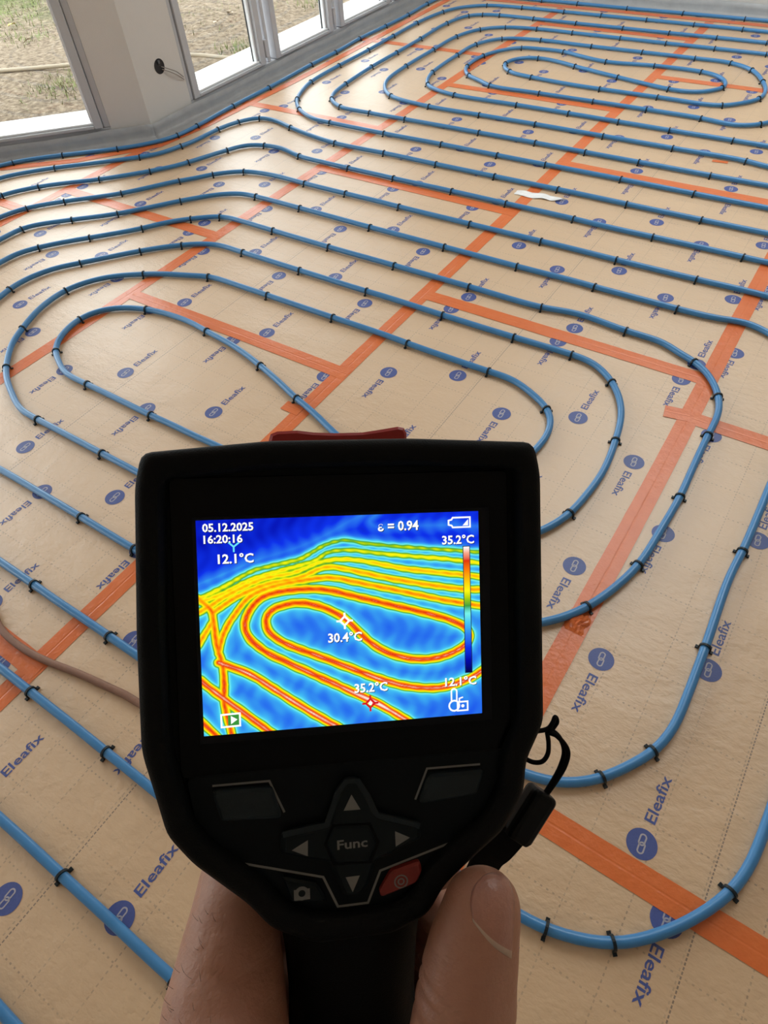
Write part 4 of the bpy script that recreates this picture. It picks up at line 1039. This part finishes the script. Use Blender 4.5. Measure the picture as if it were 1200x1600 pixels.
def scale_bar():
    n = 40; x0, x1, y0, y1 = 31.3, 32.9, -15.4, 17.5
    mb = DB(); v = []; f = []
    for k in range(n + 1):
        y = y0 + (y1 - y0) * k / n; v += [(x0, y, .89), (x1, y, .89)]
    f = [(2 * k, 2 * k + 1, 2 * k + 3, 2 * k + 2) for k in range(n)]
    mb.add(v, f); me = mb.mesh('scale_bar'); at = me.attributes.new('heat_value', 'FLOAT', 'POINT')
    at.data.foreach_set('value', np.repeat(np.linspace(0, 1, n + 1), 2).astype(np.float32))
    link('scale_bar', me, M['screen'], SCREEN)
    mb = DB(); stroke(mb, [(x0 - .1, y0 - .1), (x1 + .1, y0 - .1), (x1 + .1, y1 + .1), (x0 - .1, y1 + .1)], .2, .88, True); mb.build('scale_bar_outline', M['osd_dark'], SCREEN)
scale_bar()

# keys and printed legends
SL = plate('soft_key', [(-34.08, -39.9), (-19.44, -40.3), (-17.2, -48.35), (-32.0, -47.6)], .6, 3.0, M['key'], .7, rnd=1.2, label='slate soft key under the display, left')
SR = plate('soft_key', [(20.32, -40.96), (35.18, -41.0), (33.2, -47.4), (17.62, -48.5)], .6, 3.0, M['key'], .7, rnd=1.2, label='slate soft key under the display, right')
PAD = plate('direction_pad', [(-3.64, -42.9), (-1.13, -39.85), (2.12, -40.01), (4.45, -44.05), (6.77, -49.62), (18.0, -53.52), (18.24, -57.61), (8.44, -61.53), (6.44, -61.8), (4.12, -68.24), (1.58, -70.78), (-2.5, -70.42), (-5.37, -62.89), (-6.28, -61.12), (-17.98, -57.75), (-17.48, -52.08), (-5.97, -50.89)], .6, 3.2, M['key_dark'], 1.3, rnd=1.2)
bev = DB()
stroke(bev, [(-17.2, -52.4), (-6.2, -51.1), (-3.4, -43.6), (-1.0, -40.6), (2.0, -40.7), (4.3, -44.6), (6.6, -50.2), (17.7, -54.0)], 1.5, 3.0)
bev.build('pad_highlight_edge', M['key'], PAD)
plate('pad_groove', [(-4.9, -50.9), (4.9, -51.5), (7.1, -56.8), (4.8, -62.1), (-4.9, -61.6), (-7.1, -55.8)], 3.0, 3.25, M['window'], 0, PAD)
FUNC = plate('function_key', [(-4.38, -51.4), (4.4, -52.03), (6.41, -56.77), (4.3, -61.55), (-4.34, -61.02), (-6.44, -55.8)], 2.4, 3.7, M['key_dark'], .5, rnd=.8)
me = text_mesh('Func', 3.0, 'LEFT', .06, 2); v, f = mesh_arrays(me); x0 = min(p[0] for p in v); k = 7.7 / (max(p[0] for p in v) - x0)
mb = DB(); mb.add([((p[0] - x0) * k - 3.8, p[1] * 1.12 - 57.3, 3.74) for p in v], f); mb.build('function_text', M['legend'], FUNC)
for nm, tri in (('up', [(0.22, -43.78), (-1.84, -47.7), (2.39, -47.82)]), ('left', [(-15.09, -56.45), (-11.05, -54.28), (-11.18, -58.39)]), ('right', [(14.9, -56.55), (11.11, -54.45), (11.18, -58.49)]), ('down', [(-1.85, -64.99), (1.74, -64.93), (-0.17, -69.04)])):
    plate('arrow_mark', tri, 3.1, 3.28, M['legend'], 0, PAD)
CK = plate('photo_key', [(-17.85, -63.35), (-9.17, -66.08), (-6.58, -71.07), (-15.7, -70.22)], .6, 2.8, M['key_dark'], .6, rnd=1)
mb = DB()
C0 = (-12.95, -68.0)
stroke(mb, circ(*C0, 1.35, 16), .9, 2.9, True)
for sx in (-1, 1):
    flat(mb, [(C0[0] + sx * 1.15, C0[1] - 1.5), (C0[0] + sx * 2.0, C0[1] - 1.5), (C0[0] + sx * 2.0, C0[1] + 1.1), (C0[0] + sx * 1.15, C0[1] + 1.1)], 2.9)
flat(mb, [(C0[0] - .8, C0[1] + 1.1), (C0[0] + .8, C0[1] + 1.1), (C0[0] + .6, C0[1] + 1.75), (C0[0] - .6, C0[1] + 1.75)], 2.9)
flat(mb, [(C0[0] - 2.0, C0[1] - 1.7), (C0[0] + 2.0, C0[1] - 1.7), (C0[0] + 2.0, C0[1] - 1.1), (C0[0] - 2.0, C0[1] - 1.1)], 2.89)
mb.build('photo_symbol', M['legend'], CK)
PW = plate('power_key', [(10.0, -65.26), (17.59, -63.47), (18.04, -66.24), (16.61, -69.13), (7.33, -71.85), (6.71, -70.42)], .6, 2.9, M['key_red'], .6, rnd=1, label='red power key')
mb = DB(); stroke(mb, circ(12.4, -68.0, 1.65, 20), .36, 3.0, True); stroke(mb, circ(12.4, -68.0, .75, 14), .36, 3.0, True); mb.build('power_symbol', M['legend'], PW)
mb = DB(); stroke(mb, [(-33.96, -39.1), (-20.08, -39.2), (-16.6, -47.6)], .55, 1.12)
mb.build('key_outline', M['legend'], CAMERA)
mb = DB(); stroke(mb, [(17.0, -47.81), (20.3, -39.9), (34.61, -40.1)], .55, 1.12); mb.build('key_outline', M['legend'], CAMERA)
mb = DB(); stroke(mb, [(-37.21, -56.62), (-7.41, -65.51), (-3.88, -73.72), (3.91, -73.71), (7.31, -65.61), (37.8, -57.08)], .62, 1.12)
mb.build('trim_line', M['legend'], CAMERA)

# red lens cover tab showing over the top edge
hk = plate('lens_cover_tab', [(-17.6, 40), (-17.6, 47.2), (-17.0, 48.9), (-15.2, 49.6), (-9.5, 49.8), (-5, 49.2), (1, 48.9), (9, 49.0), (14, 49.7), (19.2, 50.5), (21.0, 50.1), (21.7, 48.6), (21.7, 40)], -31, -22, M['hook_red'], .8)
hk['label'] = 'red lens cover tab on top'
# hand strap: cord loop through the eyelet, toggle and band
def tube(name, pts, r, mat, par, n=10, seg=8):
    mb = DB(); mb.tube(catmull(pts, n), r, seg); return mb.build(name, mat, par)
STRAP = empty('hand_strap', mat=DM); tag(STRAP, 'black hand strap with cord loop and toggle hanging right of the thermal camera', 'strap')
tube('cord', [(50.5, -37.2, -10), (54, -37.0, -9.5), (57.8, -36.6, -9.5), (59.4, -35.0, -9.5), (60.4, -33.6, -10), (60.9, -35.0, -10), (59.8, -36.6, -10), (58.3, -37.4, -9), (60.3, -38.6, -9), (62.8, -41.4, -9), (63.7, -44.2, -9), (62.6, -47.8, -9), (60.2, -51.4, -9), (57.0, -55.4, -9), (55.2, -57.6, -9)], .72, M['cord'], STRAP)
tube('cord', [(57.0, -37.0, -10), (59.6, -37.6, -10), (62.2, -40.4, -10.5), (63.2, -44.2, -10.5), (61.8, -48.0, -10), (59.4, -51.6, -9.5), (56.2, -55.6, -9)], .72, M['cord'], STRAP)
tube('cord', [(57.6, -37.4, -9.2), (57.9, -40.6, -9), (57.6, -43.6, -9), (56.0, -45.6, -9), (53.6, -45.9, -9.6), (51.5, -45.2, -11)], .7, M['cord'], STRAP)
def toggle():
    a, b = Vector((56.2, -54.2, -9)), Vector((47.0, -66.6, -8.5)); d = (b - a).normalized(); s = Vector((-d.y, d.x, 0)); n = d.cross(s)
    mb = DB(); L = (b - a).length
    prof = fillet(ccw([(-4.2, -3.6), (4.2, -3.6), (4.2, 3.6), (-4.2, 3.6)]), 2.2)
    v = []; m = len(prof)
    for t, k in ((0, .8), (.05, .97), (.12, 1.0), (.9, 1.0), (1, .85)):
        for u, w in prof: v.append(tuple(a + d * (L * t) + s * u * k + n * w * k))
    f = [(r * m + k, r * m + (k + 1) % m, (r + 1) * m + (k + 1) % m, (r + 1) * m + k) for r in range(4) for k in range(m)]
    f += [tuple(reversed(range(m))), tuple(range(4 * m, 5 * m))]
    mb.add(v, f); o = fixed_normals(mb.build('toggle', M['toggle'], STRAP)); bevel(o, .0004, 2)
toggle()
def band():
    P = catmull([(48.5, -64.5, -10), (44.0, -70.5, -11.5), (40.5, -77, -15), (38.8, -90, -21), (38.5, -110, -24), (36, -135, -20)], 8)
    mb = DB(); v = []; f = []
    for i, p in enumerate(P):
        t = (P[min(i + 1, len(P) - 1)] - P[max(i - 1, 0)]).normalized(); s = t.cross(Vector((0, 0, 1))).normalized(); n = s.cross(t)
        for u, w in ((-4.6, -.7), (4.6, -.7), (4.6, .7), (-4.6, .7)): v.append(tuple(p + s * u + n * w))
    m = len(P)
    for i in range(m - 1): f += [(4 * i + k, 4 * i + (k + 1) % 4, 4 * i + 4 + (k + 1) % 4, 4 * i + 4 + k) for k in range(4)]
    f += [(0, 1, 2, 3), (4 * m - 1, 4 * m - 2, 4 * m - 3, 4 * m - 4)]
    mb.add(v, f); fixed_normals(mb.build('strap_band', M['cord'], STRAP))
band()

# ------------------------------------------------------------------ the hand holding it
def skin_material():
    m, t, b = new_mat('skin')
    pos = coord(t)
    a = noise(t, 28, 4, .6, pos); c = noise(t, 140, 4, .65, pos); f = noise(t, 700, 3, .6, pos)
    base = mix_rgb(t, a, (.36, .165, .105), (.47, .25, .17))
    base = mix_rgb(t, math_n(t, 'MULTIPLY', c, .5), base, (.30, .115, .075))
    lk(t, base, b.inputs['Base Color'])
    b.inputs['Roughness'].default_value = .5
    b.inputs['Subsurface Weight'].default_value = .12
    b.inputs['Subsurface Radius'].default_value = (1.0, .35, .2)
    b.inputs['Subsurface Scale'].default_value = .004
    # long creases across the joints plus fine skin texture
    mp = t.nodes.new('ShaderNodeMapping'); mp.inputs['Scale'].default_value = (60, 330, 60); mp.inputs['Rotation'].default_value = (0, 0, .5); lk(t, pos, mp.inputs[0])
    cr = noise(t, 1, 3, .6, mp.outputs[0])
    h = math_n(t, 'MULTIPLY_ADD', cr, .7, math_n(t, 'MULTIPLY', f, .35))
    h = math_n(t, 'ADD', h, math_n(t, 'MULTIPLY', c, .9))
    bump(t, b, h, .5, .0011)
    return m
M['skin'] = skin_material()
M['nail'] = simple('thumb_nail', (.40, .19, .14), .35, .12, 400, .5, .0002, 900)
M['lunula'] = simple('nail_lunula', (.50, .36, .28), .45, .15, 400, .5)
M['hair'] = simple('dark_hair', (.02, .012, .008), .6)

def capsule(mb, p0, r0, p1, r1, seg=20):
    p0, p1 = Vector(p0), Vector(p1); ax = (p1 - p0).normalized()
    u = ax.orthogonal().normalized(); w = ax.cross(u); rings = []
    for k in range(6):
        a = math.pi / 2 * (k / 6) ; rings.append((p0 - ax * r0 * math.cos(a), r0 * math.sin(a) + 1e-3))
    n = 6
    for k in range(n + 1): rings.append((p0.lerp(p1, k / n), r0 + (r1 - r0) * k / n))
    for k in range(5, -1, -1):
        a = math.pi / 2 * (k / 6); rings.append((p1 + ax * r1 * math.cos(a), r1 * math.sin(a) + 1e-3))
    v = [tuple(c + (u * math.cos(2 * math.pi * i / seg) + w * math.sin(2 * math.pi * i / seg)) * r) for c, r in rings for i in range(seg)]
    m = len(rings)
    f = [(a * seg + i, a * seg + (i + 1) % seg, (a + 1) * seg + (i + 1) % seg, (a + 1) * seg + i) for a in range(m - 1) for i in range(seg)]
    f += [tuple(reversed(range(seg))), tuple(range((m - 1) * seg, m * seg))]
    mb.add(v, f)

def chain(mb, *pr):
    for (p0, r0), (p1, r1) in zip(pr[:-1], pr[1:]): capsule(mb, p0, r0, p1, r1)

THUMB = [((-6, -166, 22), 19), ((20, -128, 15), 15), ((25.4, -106, 11), 13.6), ((27.6, -92, 9.5), 12.6), ((29.6, -83, 9), 11.6), ((31.6, -76.2, 8.5), 10.4), ((32.2, -74.2, 8.2), 10.0)]
def hand():
    mb = DB()
    chain(mb, *THUMB)
    # fleshy side of the index metacarpal and the base of the hand
    chain(mb, ((-31, -82, -30), 11.5), ((-31.5, -88, -22), 13.0), ((-34, -104, -8), 16.5), ((-34.5, -118, 4), 18.5), ((-28, -150, 20), 20), ((-16, -190, 38), 25))
    chain(mb, ((-33, -112, 4), 17.5), ((-27, -140, 17), 19), ((-6, -166, 22), 19))
    # back of the hand, ulnar side
    chain(mb, ((-32, -104, -30), 12.5), ((-30, -150, 2), 17), ((-18, -192, 34), 25))
    chain(mb, ((-31, -123, -31), 12), ((-27, -160, 0), 17), ((-18, -192, 34), 24))
    chain(mb, ((-28, -141, -29), 11), ((-24, -168, 2), 16), ((-18, -192, 34), 24))
    # wrist and forearm
    chain(mb, ((-16, -190, 38), 26), ((-26, -228, 60), 26), ((-60, -330, 115), 34), ((-90, -410, 150), 40))
    # four fingers closed round the far side of the handle
    for k, (y, l) in enumerate(((-82, 1.0), (-104, 1.06), (-123, 1.0), (-141, .84))):
        x0 = (-31, -32, -31, -28)[k]; r = (9.8, 9.8, 9.3, 8.4)[k]; zk = (-30, -30, -31, -29)[k]
        chain(mb, ((x0, y, zk), r + 1.6), ((x0 + 12 * l, y + .5, -51), r), ((4 * l + 2, y, -52), r * .95))
        chain(mb, ((4 * l + 2, y, -52), r * .95), ((24 * l + 3, y - 1, -45), r * .9), ((28 * l + 1, y - 2, -30), r * .82))
    tmp = mb.build('hand_draft', None)
    rm = tmp.modifiers.new('union', 'REMESH'); rm.mode = 'VOXEL'; rm.voxel_size = .0012; rm.use_smooth_shade = True
    sm = tmp.modifiers.new('soften', 'SMOOTH'); sm.factor = .5; sm.iterations = 12
    bpy.context.view_layer.update()
    dg = bpy.context.evaluated_depsgraph_get()
    me = bpy.data.meshes.new_from_object(tmp.evaluated_get(dg))
    bpy.data.objects.remove(tmp)
    co = np.empty(len(me.vertices) * 3, np.float32); me.vertices.foreach_get('co', co); co = co.reshape(-1, 3) * 1000
    # joint creases and flattened nail bed
    def crease(yc, tilt, depth, width, sel):
        nonlocal co
        d = (co[:, 1] - yc) - tilt * (co[:, 0] - 27)
        k = depth * np.exp(-(d / width) ** 2) * sel
        ctr = np.array([27.0, 0, 9.5]); rad = co - ctr; rad[:, 1] = 0
        rad /= np.maximum(1e-6, np.linalg.norm(rad, axis=1))[:, None]
        co = co - rad * k[:, None]
    th = ((co[:, 0] > 10) & (co[:, 2] > -6) & (co[:, 1] > -118)).astype(float)
    crease(-94.5, -.55, .8, 1.0, th); crease(-98.5, -.55, .9, 1.1, th); crease(-103, -.45, .5, 1.0, th)
    left = ((co[:, 0] < -12) & (co[:, 2] > -30)).astype(float)
    d = co[:, 1] + 91 + .12 * (co[:, 0] + 30); co[:, 2] -= left * 1.6 * np.exp(-(d / 2.2) ** 2)
    me.vertices.foreach_set('co', (co / 1000).ravel().astype(np.float32)); me.update()
    me.materials.clear(); me.materials.append(M['skin'])
    for p in me.polygons: p.use_smooth = True
    return me
HAND = empty('person', mat=DM)
tag(HAND, 'bare left hand gripping the thermal camera handle, thumb up at right', 'person')
body = link('hand', hand(), None, HAND)

from mathutils.bvhtree import BVHTree
BV = BVHTree.FromObject(body, bpy.context.evaluated_depsgraph_get())
def on_hand(o, d):
    """point and normal where a ray (mm, hand frame) meets the skin"""
    p, n, _, _ = BV.ray_cast(Vector(o) * .001, Vector(d).normalized())
    return (p * 1000, n) if p is not None else (None, None)

def nail():
    """curved nail plate wrapped onto the right front of the thumb tip, pale cuticle at its base"""
    L = [(30.44, -62.50), (28.28, -64.97), (27.56, -68.75), (28.11, -73.35)]
    R = [(37.44, -64.17), (38.69, -68.56), (38.58, -74.75), (37.75, -84.15)]
    Lc, Rc = catmull([(x, y, 14) for x, y in L], 5), catmull([(x, y, 14) for x, y in R], 5)
    eye = Vector((-15.7, 35.3, 167)); n = len(Lc) - 1; m = 14; v = []; f = []
    for i in range(n + 1):
        for j in range(m + 1):
            w = j / m; u = i / n
            q = Lc[i].lerp(Rc[i], w); q.y += 1.6 * math.sin(math.pi * w) * (1 - u) - 1.3 * math.sin(math.pi * w) * u
            p, nn = on_hand(eye, q - eye)
            if p is None: p, nn = Vector((q.x, q.y, 9)), Vector((1, 0, 0))
            edge = min(1, 5 * min(w, 1 - w, u + .06, 1.02 - u))
            v.append(tuple(p + nn * (.10 + .35 * edge)))
    for i in range(n):
        for j in range(m):
            a = i * (m + 1) + j; f.append((a, a + m + 1, a + m + 2, a + 1))
    mb = DB(); mb.add(v, f, 0, True)
    for i in range(n - 1, n):
        for j in range(m): mb.mi[i * m + j] = 1
    o = mb.build('thumb_nail', [M['nail'], M['lunula']], body); s = o.modifiers.new('thickness', 'SOLIDIFY'); s.thickness = .0004; s.offset = -1
    return o
nail()
def hairs():
    mb = DB(); rr = random.Random(5); k = 0
    while k < 70:
        t = rr.random(); y = -70 - 34 * t; z = -18 + 26 * t + rr.uniform(-6, 8)
        p, n = on_hand((-120, y, z), (1, 0, 0)); k += 1
        if p is None: continue
        l = rr.uniform(1.6, 3.6); d = (n * .8 + Vector((rr.uniform(-.3, .3), rr.uniform(.1, .9), rr.uniform(-.3, .5)))).normalized() * l
        p = p - n * .3
        mb.tube([p, p + d * .5, p + d * .85 + Vector((0, l * .12, 0)), p + d + Vector((0, l * .3, 0))], [.05, .045, .035, .015], 3, caps=False)
    tag(mb.build('hand_hair', M['hair'], body), kind='stuff')
hairs()
